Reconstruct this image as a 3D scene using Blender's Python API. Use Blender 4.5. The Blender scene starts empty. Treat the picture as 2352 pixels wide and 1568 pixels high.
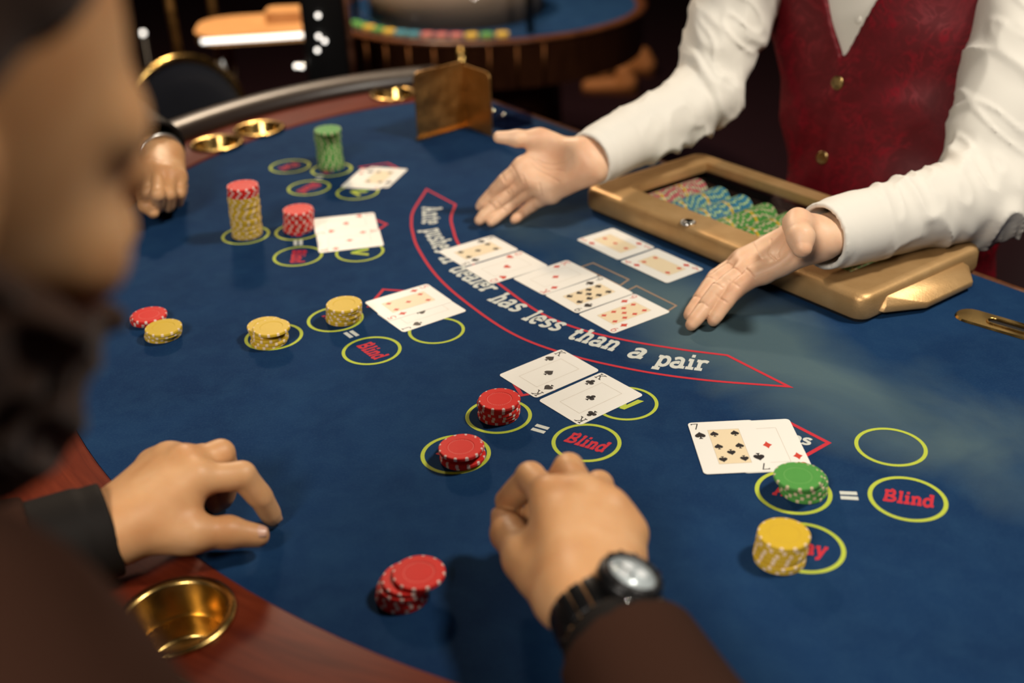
import bpy, math, random
import numpy as np
from mathutils import Vector, Matrix
from mathutils.geometry import tessellate_polygon

random.seed(7)
sc = bpy.context.scene
col = sc.collection
T = 0.90                      # height of the felt above the floor

# ------------------------------------------------------------------ camera
CAM_H, PITCH, ROLL, FPX = 0.5970, 0.48868, -0.03931, 2557.7
CXP, CYP = 1176.0, 784.0
_fw = np.array([0, math.cos(PITCH), -math.sin(PITCH)])
_up0 = np.array([0, math.sin(PITCH), math.cos(PITCH)])
_rt0 = np.array([1.0, 0, 0])
_rt = _rt0 * math.cos(ROLL) + _up0 * math.sin(ROLL)
_up = -_rt0 * math.sin(ROLL) + _up0 * math.cos(ROLL)
_o = np.array([0, 0, T + CAM_H])
camd = bpy.data.cameras.new('camera')
cam = bpy.data.objects.new('camera', camd)
col.objects.link(cam)
camd.sensor_width = 36.0
camd.lens = FPX / 2352 * 36
camd.clip_start = 0.02
M = Matrix(((_rt[0], _up[0], -_fw[0], 0), (_rt[1], _up[1], -_fw[1], 0), (_rt[2], _up[2], -_fw[2], T + CAM_H), (0, 0, 0, 1)))
cam.matrix_world = M
camd.dof.use_dof = True
camd.dof.focus_distance = 1.15
camd.dof.aperture_fstop = 2.6
camd.dof.aperture_blades = 8
sc.camera = cam

# ------------------------------------------------------------------ world, lights, exposure
sc.view_settings.view_transform = 'Standard'
sc.view_settings.look = 'None'
sc.view_settings.gamma = 1
sc.view_settings.use_curve_mapping = False
sc.view_settings.exposure = -0.03
sc.cycles.max_bounces = 6
sc.cycles.diffuse_bounces = 3
sc.cycles.glossy_bounces = 3
sc.cycles.transmission_bounces = 4
sc.cycles.caustics_reflective = False
sc.cycles.caustics_refractive = False
sc.cycles.sample_clamp_indirect = 6.0
sc.cycles.adaptive_threshold = 0.04
w = bpy.data.worlds.new('world')
sc.world = w
w.use_nodes = True
w.node_tree.nodes['Background'].inputs[0].default_value = (0.30, 0.22, 0.20, 1)
w.node_tree.nodes['Background'].inputs[1].default_value = 0.05


def area(name, loc, target, size, power, color, shape='DISK', size_y=None, spread=180):
    l = bpy.data.lights.new(name, 'AREA')
    l.shape = shape
    l.size = size
    if size_y:
        l.size_y = size_y
    l.energy = power
    l.color = color
    l.spread = math.radians(spread)
    o = bpy.data.objects.new(name, l)
    col.objects.link(o)
    o.location = loc
    d = Vector(target) - Vector(loc)
    o.rotation_euler = d.to_track_quat('-Z', 'Y').to_euler()
    return o


area('ceiling_lamp_key', (1.25, .80, T + 1.92), (-0.10, 1.40, T), 0.30, 30, (1.0, 0.92, 0.80), spread=150)
area('ceiling_lamp_table', (-0.75, -1.0, T + 1.65), (0.0, 1.40, T), 0.7, 20, (1.0, 0.91, 0.80), spread=112)
area('gaming_fill', (-.2, 2.75, T + 2.0), (-.1, 3.7, .75), .4, 14, (1.0, .80, .58), spread=110)  # unseen fill, added so the gaming table's wood and brass show
area('ceiling_lamp_far', (-0.9, 4.2, T + 1.95), (-0.5, 2.0, T), 0.7, 16, (1.0, 0.95, 0.88))
area('ceiling_lamp_hall', (-.75, 3.75, T + 1.7), (-.78, 3.5, .7), .25, 50, (1.0, 0.72, 0.45))

# ------------------------------------------------------------------ helpers


def at(px, py, z=0.0):
    """point of the photograph at height z above the felt"""
    d = _fw + (px - CXP) / FPX * _rt - (py - CYP) / FPX * _up
    t = (T + z - _o[2]) / d[2]
    return _o + t * d


def ray(px, py, t):
    return _o + t * (_fw + (px - CXP) / FPX * _rt - (py - CYP) / FPX * _up)


def nrm(v):
    v = np.asarray(v, float)
    return v / (np.linalg.norm(v) + 1e-12)


def link(name, me, mat=None, parent=None, smooth=False):
    o = bpy.data.objects.new(name, me)
    col.objects.link(o)
    if mat is not None and not me.materials:
        for m in (mat if isinstance(mat, (list, tuple)) else [mat]):
            me.materials.append(m)
    if parent is not None:
        o.parent = parent
        o.matrix_parent_inverse = Matrix.Identity(4)
    if smooth:
        me.polygons.foreach_set('use_smooth', [True] * len(me.polygons))
    return o


def mesh(name, v, f, mat=None, parent=None, smooth=False, midx=None):
    me = bpy.data.meshes.new(name)
    me.from_pydata([tuple(map(float, q)) for q in v], [], [tuple(q) for q in f])
    me.update()
    o = link(name, me, mat, parent, smooth)
    if midx is not None:
        me.polygons.foreach_set('material_index', midx)
    return o


def tag(o, label=None, cat=None, group=None, kind=None):
    if label:
        o['label'] = label
    if cat:
        o['category'] = cat
    if group:
        o['group'] = group
    if kind:
        o['kind'] = kind
    return o


def empty(name, loc=(0, 0, 0), rz=0.0, label=None, cat=None, group=None):
    o = bpy.data.objects.new(name, None)
    col.objects.link(o)
    o.location = loc
    o.rotation_euler = (0, 0, rz)
    o.empty_display_size = 0.05
    tag(o, label, cat, group)
    return o


def bevel(o, wd=0.003, seg=2, ang=0.6):
    m = o.modifiers.new('bevel', 'BEVEL')
    m.width = wd
    m.segments = seg
    m.limit_method = 'ANGLE'
    m.angle_limit = ang
    o.data.polygons.foreach_set('use_smooth', [True] * len(o.data.polygons))
    return o


class MB:
    def __init__(s):
        s.v = []
        s.f = []

    def add(s, v, f):
        n = len(s.v)
        s.v += [tuple(map(float, q)) for q in v]
        s.f += [tuple(i + n for i in q) for q in f]
        return s

    def box(s, c, size, ax=None):
        """box at c with full sizes along ax (3 unit vectors)"""
        if ax is None:
            ax = np.eye(3)
        c = np.asarray(c, float)
        v = []
        for k in range(8):
            q = c.copy()
            for i in range(3):
                q = q + np.asarray(ax[i]) * size[i] * (0.5 if (k >> i) & 1 else -0.5)
            v.append(q)
        s.add(v, [(0, 2, 3, 1), (4, 5, 7, 6), (0, 1, 5, 4), (2, 6, 7, 3), (0, 4, 6, 2), (1, 3, 7, 5)])
        return s

    def tube(s, pts, r, n=10, cap=True):
        pts = [np.asarray(p, float) for p in pts]
        rs = r if isinstance(r, (list, tuple)) else [r] * len(pts)
        d0 = nrm(pts[1] - pts[0])
        a = nrm(np.cross(d0, (0, 0, 1) if abs(d0[2]) < .9 else (1, 0, 0)))
        rings = []
        for i, p in enumerate(pts):
            d = nrm(pts[min(i + 1, len(pts) - 1)] - pts[max(i - 1, 0)])
            a = nrm(a - d * (a @ d))
            b = np.cross(d, a)
            rings.append([p + rs[i] * (a * math.cos(q) + b * math.sin(q)) for q in np.arange(n) * 2 * math.pi / n])
        v = [q for rg in rings for q in rg]
        f = []
        for i in range(len(pts) - 1):
            for k in range(n):
                f.append((i * n + k, i * n + (k + 1) % n, (i + 1) * n + (k + 1) % n, (i + 1) * n + k))
        if cap:
            f.append(tuple(reversed(range(n))))
            f.append(tuple((len(pts) - 1) * n + k for k in range(n)))
        return s.add(v, f)

    def lathe(s, prof, n=32, c=(0, 0, 0), close=False):
        """prof [(r,z)], axis z"""
        v = []
        f = []
        m = len(prof)
        for r, z in prof:
            for k in range(n):
                a = 2 * math.pi * k / n
                v.append((c[0] + r * math.cos(a), c[1] + r * math.sin(a), c[2] + z))
        for i in range(m if close else m - 1):
            j = (i + 1) % m
            for k in range(n):
                f.append((i * n + k, i * n + (k + 1) % n, j * n + (k + 1) % n, j * n + k))
        if not close:
            f.append(tuple(reversed(range(n))))
            f.append(tuple((m - 1) * n + k for k in range(n)))
        return s.add(v, f)

    def poly(s, pts2, z, holes=()):
        loops = [[Vector((p[0], p[1], 0)) for p in pts2]] + [[Vector((p[0], p[1], 0)) for p in h] for h in holes]
        flat = [p for lp in loops for p in lp]
        tri = tessellate_polygon(loops)
        v = [(p.x, p.y, z) for p in flat]
        f = []
        for t in tri:
            a, b, c = [flat[i] for i in t]
            cr = (b.x - a.x) * (c.y - a.y) - (b.y - a.y) * (c.x - a.x)
            f.append(t if cr > 0 else (t[0], t[2], t[1]))
        return s.add(v, f)

    def prism(s, pts2, z0, z1):
        n = len(pts2)
        ar = sum(pts2[i][0] * pts2[(i + 1) % n][1] - pts2[(i + 1) % n][0] * pts2[i][1] for i in range(n))
        if ar < 0:
            pts2 = list(reversed(pts2))
        v = [(p[0], p[1], z0) for p in pts2] + [(p[0], p[1], z1) for p in pts2]
        f = [tuple(reversed(range(n))), tuple(range(n, 2 * n))]
        for i in range(n):
            j = (i + 1) % n
            f.append((i, j, n + j, n + i))
        return s.add(v, f)

    def build(s, name, mat=None, parent=None, smooth=False):
        return mesh(name, s.v, s.f, mat, parent, smooth)


# ------------------------------------------------------------------ materials
_m = {}


def mat(name, color=(.5, .5, .5), rough=.5, metal=0.0, **kw):
    m = bpy.data.materials.new(name)
    m.use_nodes = True
    b = m.node_tree.nodes['Principled BSDF']
    b.inputs['Base Color'].default_value = (*color, 1)
    b.inputs['Roughness'].default_value = rough
    b.inputs['Metallic'].default_value = metal
    for k, v in kw.items():
        b.inputs[k].default_value = v
    _m[name] = m
    return m


class NT:
    def __init__(s, m):
        s.t = m.node_tree
        s.b = s.t.nodes['Principled BSDF']

    def n(s, typ, **kw):
        q = s.t.nodes.new(typ)
        for k, v in kw.items():
            setattr(q, k, v)
        return q

    def l(s, a, b):
        s.t.links.new(a, b)

    def math(s, op, a, b=None, c=None):
        q = s.n('ShaderNodeMath', operation=op)
        for i, x in enumerate((a, b, c)):
            if x is None:
                continue
            if isinstance(x, (int, float)):
                q.inputs[i].default_value = x
            else:
                s.l(x, q.inputs[i])
        return q.outputs[0]

    def coord(s, scale=None, rot=None):
        tc = s.n('ShaderNodeTexCoord').outputs['Object']
        if scale is None and rot is None:
            return tc
        mp = s.n('ShaderNodeMapping')
        if scale is not None:
            mp.inputs['Scale'].default_value = scale
        if rot is not None:
            mp.inputs['Rotation'].default_value = rot
        s.l(tc, mp.inputs[0])
        return mp.outputs[0]

    def noise(s, co, scale, detail=3, dist=0.0, rough=.5):
        q = s.n('ShaderNodeTexNoise')
        q.inputs['Scale'].default_value = scale
        q.inputs['Detail'].default_value = detail
        q.inputs['Distortion'].default_value = dist
        q.inputs['Roughness'].default_value = rough
        s.l(co, q.inputs['Vector'])
        return q.outputs['Fac']

    def ramp(s, fac, stops):
        q = s.n('ShaderNodeValToRGB')
        e = q.color_ramp.elements
        while len(e) < len(stops):
            e.new(0.5)
        for i, (p, c) in enumerate(stops):
            e[i].position = p
            e[i].color = (*c, 1) if not isinstance(c, (int, float)) else (c, c, c, 1)
        s.l(fac, q.inputs[0])
        return q.outputs[0]

    def mix(s, fac, a, b):
        q = s.n('ShaderNodeMix', data_type='RGBA')
        for i, x in ((0, fac), (6, a), (7, b)):
            if isinstance(x, (int, float)):
                q.inputs[i].default_value = x
            elif isinstance(x, tuple):
                q.inputs[i].default_value = (*x, 1)
            else:
                s.l(x, q.inputs[i])
        return q.outputs[2]

    def bump(s, h, strength=.3, dist=.001):
        q = s.n('ShaderNodeBump')
        q.inputs['Strength'].default_value = strength
        q.inputs['Distance'].default_value = dist
        s.l(h, q.inputs['Height'])
        s.l(q.outputs[0], s.b.inputs['Normal'])


def m_felt():
    m = mat('blue_felt', (.02, .05, .13), .88)
    n = NT(m)
    co = n.coord()
    big = n.noise(co, 5, 5, .6)
    fine = n.noise(co, 420, 2)
    mid = n.noise(co, 28, 5, .4, .65)
    # worn, greyed patch in front of the chip tray
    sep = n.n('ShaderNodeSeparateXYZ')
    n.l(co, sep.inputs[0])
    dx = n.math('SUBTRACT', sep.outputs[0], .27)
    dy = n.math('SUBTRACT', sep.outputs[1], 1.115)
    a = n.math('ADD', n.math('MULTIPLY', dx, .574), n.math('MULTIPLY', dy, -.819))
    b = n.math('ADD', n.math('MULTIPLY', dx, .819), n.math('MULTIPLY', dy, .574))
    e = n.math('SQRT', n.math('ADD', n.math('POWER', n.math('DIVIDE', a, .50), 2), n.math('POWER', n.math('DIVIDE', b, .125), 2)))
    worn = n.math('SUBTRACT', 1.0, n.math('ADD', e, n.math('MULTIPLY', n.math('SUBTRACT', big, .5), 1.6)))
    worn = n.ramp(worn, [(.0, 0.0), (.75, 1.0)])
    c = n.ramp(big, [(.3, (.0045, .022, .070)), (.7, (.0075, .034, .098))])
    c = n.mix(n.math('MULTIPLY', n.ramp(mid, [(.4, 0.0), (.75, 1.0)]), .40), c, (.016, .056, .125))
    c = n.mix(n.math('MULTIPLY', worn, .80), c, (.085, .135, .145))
    c = n.mix(n.math('MULTIPLY', n.ramp(fine, [(.45, 0.0), (.8, 1.0)]), .16), c, (.035, .085, .16))
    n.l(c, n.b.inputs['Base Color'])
    n.bump(fine, .25, .0006)
    n.b.inputs['Specular IOR Level'].default_value = .08
    return m


def m_wood(name, c1, c2, scale=(3, 30, 30), rough=.28, ring=False):
    m = mat(name, c1, rough)
    n = NT(m)
    co = n.coord(scale)
    if ring:
        tc = n.coord()
        sep = n.n('ShaderNodeSeparateXYZ')
        n.l(tc, sep.inputs[0])
        r = n.math('SQRT', n.math('ADD', n.math('POWER', n.math('SUBTRACT', sep.outputs[0], .246), 2), n.math('POWER', n.math('SUBTRACT', sep.outputs[1], 1.412), 2)))
        th = n.math('ARCTAN2', n.math('SUBTRACT', sep.outputs[1], 1.412), n.math('SUBTRACT', sep.outputs[0], .246))
        cb = n.n('ShaderNodeCombineXYZ')
        n.l(n.math('MULTIPLY', r, 42), cb.inputs[0])
        n.l(n.math('MULTIPLY', th, 3.0), cb.inputs[1])
        co = cb.outputs[0]
    a = n.noise(co, 1.6, 6, 1.2, .6)
    b = n.noise(co, 9, 3)
    c = n.ramp(a, [(.3, c1), (.7, c2)])
    c = n.mix(n.math('MULTIPLY', b, .35), c, tuple(x * .35 for x in c1))
    n.l(c, n.b.inputs['Base Color'])
    n.b.inputs['Coat Weight'].default_value = .05
    n.b.inputs['Coat Roughness'].default_value = .25
    n.b.inputs['Specular IOR Level'].default_value = .2
    return m


def m_chip(name, colr, spot, ring=None):
    m = mat(name, colr, .45)
    m.node_tree.nodes['Principled BSDF'].inputs['Specular IOR Level'].default_value = .10
    n = NT(m)
    sep = n.n('ShaderNodeSeparateXYZ')
    n.l(n.coord(), sep.inputs[0])
    x, y = sep.outputs[0], sep.outputs[1]
    R = .0212
    r = n.math('SQRT', n.math('ADD', n.math('POWER', x, 2), n.math('POWER', y, 2)))
    th = n.math('ARCTAN2', y, x)
    k = 12
    # round spots at the rim: distance from the nearest spot centre
    ph = n.math('SUBTRACT', n.math('FRACT', n.math('ADD', n.math('DIVIDE', th, 2 * math.pi / k), 10.5)), .5)
    arc = n.math('MULTIPLY', ph, 2 * math.pi / k * R)
    dd = n.math('SQRT', n.math('ADD', n.math('POWER', arc, 2), n.math('POWER', n.math('SUBTRACT', r, R * .985), 2)))
    sp = n.math('LESS_THAN', dd, .00155)
    ph2 = n.math('FRACT', n.math('ADD', n.math('DIVIDE', th, 2 * math.pi / 40), 10.5))
    dash = n.math('MULTIPLY', n.math('LESS_THAN', ph2, .55), n.math('LESS_THAN', n.math('ABSOLUTE', n.math('SUBTRACT', r, R * .57)), .00022))
    nz = n.noise(n.coord(), 120, 3)
    c = n.mix(n.math('MULTIPLY', nz, .18), colr, tuple(q * .6 for q in colr))
    c = n.mix(n.math('MULTIPLY', dash, .75), c, ring or spot)
    c = n.mix(sp, c, spot)
    n.l(c, n.b.inputs['Base Color'])
    return m


def m_skin(name, c1, c2, c3):
    m = mat(name, c1, .47)
    n = NT(m)
    co = n.coord()
    a = n.noise(co, 22, 4, .3)
    b = n.noise(co, 70, 3)
    c = n.ramp(a, [(.32, c2), (.55, c1), (.75, c3)])
    c = n.mix(n.math('MULTIPLY', b, .25), c, tuple(q * .8 for q in c2))
    n.l(c, n.b.inputs['Base Color'])
    n.b.inputs['Subsurface Weight'].default_value = .22
    n.b.inputs['Subsurface Radius'].default_value = (1.0, .35, .15)
    n.b.inputs['Subsurface Scale'].default_value = .006
    n.b.inputs['Specular IOR Level'].default_value = .35
    n.bump(n.noise(co, 420, 2), .10, .0006)
    return m


def m_cloth(name, c, rough=.85, fine=900, amt=.15, sheen=.2):
    m = mat(name, c, rough)
    n = NT(m)
    co = n.coord()
    a = n.noise(co, 14, 4)
    cc = n.mix(n.math('MULTIPLY', a, amt * 2), c, tuple(q * .7 for q in c))
    n.l(cc, n.b.inputs['Base Color'])
    n.bump(n.noise(co, fine, 2), .15, .0004)
    n.b.inputs['Sheen Weight'].default_value = sheen
    n.b.inputs['Specular IOR Level'].default_value = .15
    return m


def m_brocade():
    m = mat('red_brocade', (.3, .01, .02), .42)
    n = NT(m)
    co = n.coord()
    warp = n.n('ShaderNodeTexNoise')
    warp.inputs['Scale'].default_value = 11
    warp.inputs['Detail'].default_value = 2
    n.l(co, warp.inputs['Vector'])
    add = n.n('ShaderNodeVectorMath', operation='MULTIPLY_ADD')
    n.l(warp.outputs['Color'], add.inputs[0])
    add.inputs[1].default_value = (.11, .11, .11)
    n.l(co, add.inputs[2])
    sw = n.noise(add.outputs[0], 26, 2, 2.2)
    band = n.ramp(n.math('ABSOLUTE', n.math('SUBTRACT', sw, .5)), [(.012, 1.0), (.05, 0.0)])
    msk = n.ramp(n.noise(co, 16, 3, .5), [(.42, 0.0), (.62, 1.0)])
    leaf = n.ramp(n.noise(add.outputs[0], 48, 3, 1.4), [(.54, 0.0), (.60, 1.0)])
    patt = n.math('MULTIPLY', n.math('MAXIMUM', band, n.math('MULTIPLY', leaf, .6)), n.math('MULTIPLY_ADD', msk, .8, .2))
    c = n.mix(patt, (.105, .0022, .006), (.22, .005, .014))
    n.l(c, n.b.inputs['Base Color'])
    n.l(n.ramp(patt, [(0.0, .60), (1.0, .36)]), n.b.inputs['Roughness'])
    n.bump(n.math('ADD', patt, n.math('MULTIPLY', n.noise(co, 900, 2), .3)), .14, .0006)
    n.b.inputs['Specular IOR Level'].default_value = .3
    return m


def m_gold():
    m = mat('gold_cast_paint', (.45, .27, .11), .45, .6)
    n = NT(m)
    co = n.coord()
    n.bump(n.noise(co, 420, 3), .35, .0008)
    a = n.noise(co, 30, 4)
    n.l(n.ramp(a, [(.3, (.52, .31, .125)), (.7, (.62, .39, .175))]), n.b.inputs['Base Color'])
    return m


def m_brass(name='brass', c=(.62, .40, .13), rough=.22):
    m = mat(name, c, rough, 1.0)
    n = NT(m)
    co = n.coord()
    a = n.noise(co, 40, 4)
    n.l(n.ramp(a, [(.3, rough * .8), (.7, rough * 1.35)]), n.b.inputs['Roughness'])
    return m


def m_glass(name='glass_pane', tint=(1, 1, 1)):
    m = bpy.data.materials.new(name)
    m.use_nodes = True
    t = m.node_tree
    t.nodes.remove(t.nodes['Principled BSDF'])
    out = t.nodes['Material Output']
    tr = t.nodes.new('ShaderNodeBsdfTransparent')
    tr.inputs[0].default_value = (*tint, 1)
    gl = t.nodes.new('ShaderNodeBsdfGlossy')
    gl.inputs['Roughness'].default_value = .03
    fr = t.nodes.new('ShaderNodeFresnel')
    fr.inputs[0].default_value = 1.45
    mx = t.nodes.new('ShaderNodeMixShader')
    ge = t.nodes.new('ShaderNodeNewGeometry')
    inv = t.nodes.new('ShaderNodeMath')
    inv.operation = 'SUBTRACT'
    inv.inputs[0].default_value = 1.0
    t.links.new(ge.outputs['Backfacing'], inv.inputs[1])
    mu = t.nodes.new('ShaderNodeMath')
    mu.operation = 'MULTIPLY'
    t.links.new(fr.outputs[0], mu.inputs[0])
    t.links.new(inv.outputs[0], mu.inputs[1])
    t.links.new(mu.outputs[0], mx.inputs[0])
    t.links.new(tr.outputs[0], mx.inputs[1])
    t.links.new(gl.outputs[0], mx.inputs[2])
    t.links.new(mx.outputs[0], out.inputs[0])
    return m


def m_emit(name, c, s):
    m = mat(name, (.8, .8, .8), .4)
    b = m.node_tree.nodes['Principled BSDF']
    b.inputs['Emission Color'].default_value = (*c, 1)
    b.inputs['Emission Strength'].default_value = s
    return m


FELT = m_felt()
WOOD = m_wood('mahogany_rail', (.105, .014, .006), (.19, .030, .011), ring=True)
WOODBG = m_wood('walnut_panel', (.06, .02, .01), (.14, .05, .02), scale=(20, 20, 3))
LEATHER = mat('dark_brown_leather', (.020, .011, .008), .36)
NT(LEATHER).bump(NT(LEATHER).noise(NT(LEATHER).coord(), 260, 3), .12, .0006)
BRASS = m_brass()
BRASSD = m_brass('aged_brass', (.55, .31, .105), .40)
GOLD = m_gold()
GLASS = m_glass()
CHROME = mat('polished_steel', (.75, .74, .72), .12, 1.0)
BLACKM = mat('black_metal', (.012, .012, .013), .32, .6)
BLACKP = mat('black_plastic', (.01, .01, .011), .4)
DARK = mat('dark_interior', (.008, .006, .006), .8)
CARD = mat('card_stock', (.80, .78, .72), .42)
PANEL = mat('cream_card_print', (.76, .63, .42), .45)
LINEP = mat('fine_line_print', (.45, .36, .26), .5)
INK = mat('black_ink', (.012, .010, .012), .5)
INKR = mat('red_ink', (.56, .045, .025), .5)
PYEL = mat('yellow_green_print', (.47, .55, .045), .8)
PRED = mat('red_print', (.55, .012, .030), .8)
PWHT = mat('white_print', (.62, .64, .58), .8)
PTAN = mat('tan_print', (.30, .20, .13), .8)
PGRN = mat('green_print', (.05, .28, .03), .8)
for _p in (PYEL, PRED, PWHT, PTAN, PGRN):
    _n = NT(_p)
    _c = tuple(_n.b.inputs['Base Color'].default_value)[:3]
    _n.l(_n.mix(_n.math('MULTIPLY', _n.noise(_n.coord(), 380, 2), .45), _c, tuple(q * .62 for q in _c)), _n.b.inputs['Base Color'])
CHIPM = {
    'red': m_chip('red_chip_clay', (.66, .028, .022), (.74, .56, .50), (.75, .35, .30)),
    'green': m_chip('green_chip_clay', (.085, .30, .065), (.55, .46, .30), (.30, .50, .18)),
    'yellow': m_chip('yellow_chip_clay', (.62, .41, .035), (.78, .60, .42), (.45, .30, .05)),
    'blue': m_chip('blue_chip_clay', (.05, .22, .34), (.45, .60, .25)),
    'black': m_chip('black_chip_clay', (.012, .013, .015), (.10, .10, .10)),
    'pink': m_chip('pink_chip_clay', (.50, .13, .14), (.40, .60, .36)),
}
SKIN = m_skin('dealer_skin', (.78, .50, .325), (.72, .40, .245), (.82, .56, .39))
SKINP = m_skin('player_skin', (.62, .335, .155), (.54, .26, .11), (.68, .40, .21))
NAIL = mat('fingernail', (.60, .34, .24), .35)
SHIRT = m_cloth('white_shirt_cotton', (.74, .71, .64), .8, 1200, .08, .1)
BROC = m_brocade()
JACKET = m_cloth('brown_jacket_wool', (.034, .0125, .0065), .95, 700, .15, 0)
BSHIRT = m_cloth('black_shirt_cotton', (.009, .007, .006), .7, 900, .15, 0)
TROUS = m_cloth('black_trouser_cloth', (.012, .012, .014), .85)
HAIR = m_cloth('dark_brown_hair', (.040, .018, .010), .6, 300, .3, .1)
EYEW = mat('eye_white', (.75, .72, .68), .2)
CARPET = m_cloth('burgundy_carpet', (.016, .004, .008), .95, 60, .4, 0)
WALLM = m_wood('dark_wall_panel', (.007, .003, .005), (.014, .005, .006), scale=(6, 6, 1.2), rough=.6)
CEILM = mat('ceiling_paint', (.03, .022, .02), .9)

# ------------------------------------------------------------------ room
X0, X1, Y0, Y1, ZC = -4.5, 4.5, -2.6, 8.6, 3.1


def slab(name, c, s, m):
    return tag(MB().box(c, s).build(name, m), kind='structure')


slab('floor', (0, 3.0, -.05), (9.2, 11.4, .1), CARPET)
slab('ceiling', (0, 3.0, ZC + .05), (9.2, 11.4, .1), CEILM)
slab('wall_back', (0, Y1 + .05, ZC / 2), (9.2, .1, ZC), WALLM)
slab('wall_front', (0, Y0 - .05, ZC / 2), (9.2, .1, ZC), WALLM)
slab('wall_left', (X0 - .05, 3.0, ZC / 2), (.1, 11.2, ZC), WALLM)
slab('wall_right', (X1 + .05, 3.0, ZC / 2), (.1, 11.2, ZC), WALLM)

# ------------------------------------------------------------------ poker table
TC = np.array([.246, 1.412])
EDGE_D = np.array([.574, -.819])
EDGE_N = np.array([.819, .574])
EDGE_OFF = 1.196
_edge_px = [(-0.05, 0.599), (-0.171, 0.668), (-0.251, 0.736), (-0.386, 0.874), (-0.427, 0.94), (-0.523, 1.779), (-0.493, 1.852), (-0.434, 1.937), (-0.366, 2.007), (-0.292, 2.061), (-0.229, 2.102), (-0.164, 2.128)]
_ang = [math.atan2(y - TC[1], x - TC[0]) % (2 * math.pi) for x, y in _edge_px]
_rad = [math.hypot(x - TC[0], y - TC[1]) for x, y in _edge_px]
_cf = np.polyfit(np.array(_ang) - math.pi, _rad, 4)


def felt_r(a):
    a = min(max(a % (2 * math.pi), min(_ang) if False else 1.9), 4.55)
    return float(np.polyval(_cf, a - math.pi))


def arc_pts(off, n=90):
    """table outline at distance off outside the felt, from the far end of the dealer edge round to the near end"""
    out = []
    for a in np.linspace(.2, 2 * math.pi, 720):
        r = felt_r(a) + off
        p = TC + r * np.array([math.cos(a), math.sin(a)])
        if p @ EDGE_N < EDGE_OFF:
            out.append(p)
    idx = np.linspace(0, len(out) - 1, n).round().astype(int)
    pts = [out[i] for i in idx]
    # snap both ends on the edge line
    for k in (0, -1):
        pts[k] = pts[k] + EDGE_N * (EDGE_OFF - pts[k] @ EDGE_N)
    return pts


table = empty('poker_table', (0, 0, 0), 0, 'large poker table with blue felt layout, mahogany rail and dark leather armrest', 'table')
RA, RB, RC, RD = np.array([.112, 1.524]), np.array([.399, 1.124]), np.array([.592, 1.262]), np.array([.303, 1.664])   # chip tray corners
_in = .035


def quad_in(A, B, C, D, d1, d2, d3, d4):
    """inset AB by d1, BC by d2, CD by d3, DA by d4"""
    ab = nrm(B - A)
    ad = nrm(D - A)
    bc = nrm(C - B)
    return [A + ab * d4 + ad * d1, B - ab * d2 + bc * d1, C - ab * d2 - bc * d3, D + ab * d4 - ad * d3]


hole = quad_in(RA, RB, RC, RD, .03, .03, .03, .03)
fo = arc_pts(0.0, 110)
mb = MB().poly(fo, T, [hole])
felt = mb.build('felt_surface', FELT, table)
# rim below felt (pad thickness) and tray well liner
n = len(fo)
v = [(p[0], p[1], T) for p in fo] + [(p[0], p[1], T - .03) for p in fo]
mesh('felt_edge', v, [(i, i + 1, n + i + 1, n + i) for i in range(n - 1)] + [(n - 1, 0, n, 2 * n - 1)], FELT, table)


def sweep(name, prof, m, n=90, parent=None, smooth=True):
    """prof: closed list (offset outside felt, z above felt) swept around the outline"""
    rows = [arc_pts(o, n) for o, z in prof]
    k = len(prof)
    v = []
    f = []
    for i in range(n):
        for j in range(k):
            v.append((rows[j][i][0], rows[j][i][1], T + prof[j][1]))
    for i in range(n - 1):
        for j in range(k):
            a = i * k + j
            b = i * k + (j + 1) % k
            f.append((a, a + k, b + k, b))
    f.append(tuple(range(k)))
    f.append(tuple(reversed([(n - 1) * k + j for j in range(k)])))
    return mesh(name, v, f, m, parent, smooth)


RAILW = .100
rail = sweep('wood_rail', [(.001, -.03), (.001, .0015), (.003, .003), (RAILW, .003), (RAILW, -.03)], WOOD, parent=table, smooth=False)
prof = []
for q in np.linspace(0, 2 * math.pi, 20, endpoint=False):
    prof.append((RAILW + .036 + .036 * math.copysign(abs(math.cos(q)) ** .8, math.cos(q)), .006 + .026 * math.sin(q)))
sweep('armrest', list(reversed(prof)), LEATHER, parent=table)
sweep('apron', [(RAILW + .01, -.16), (RAILW + .01, -.02), (RAILW + .05, -.02), (RAILW + .05, -.16)], WOODBG, parent=table, smooth=False)
e0 = arc_pts(0, 20)
pA, pB = e0[0], e0[-1]
ctr = (pA + pB) / 2
ed = nrm(pB - pA)
L_ = np.linalg.norm(pB - pA) + .2
MB().box((ctr[0] - EDGE_N[0] * .02, ctr[1] - EDGE_N[1] * .02, T - .096), (L_, .03, .13), (np.array([*ed, 0]), np.array([*EDGE_N, 0]), np.array([0, 0, 1.]))).build('dealer_apron', WOODBG, table)
tr = MB().tube([(pA[0], pA[1], T - .006), (pB[0], pB[1], T - .006)], .008, 10)
tr.build('dealer_edge_trim', WOODBG, table, True)
for px_, py_ in ((-.25, 1.1), (.0, 1.65), (.25, .95), (.15, 1.35)):
    MB().lathe([(.16, 0), (.16, .02), (.05, .05), (.045, T - .16), (.1, T - .1), (.1, T - .03)], 20, (px_, py_, 0)).build('pedestal', WOODBG, table, False)

# ------------------------------------------------------------------ flat printing on the felt
ZP = T + .00025


def ring_print(name, c, r0, r1, m, n=64):
    v = []
    f = []
    for k in range(n):
        a = 2 * math.pi * k / n
        v.append((c[0] + r0 * math.cos(a), c[1] + r0 * math.sin(a), ZP))
        v.append((c[0] + r1 * math.cos(a), c[1] + r1 * math.sin(a), ZP))
    for k in range(n):
        a, b = 2 * k, 2 * ((k + 1) % n)
        f.append((a, a + 1, b + 1, b))
    return mesh(name, v, f, m, table)


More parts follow.
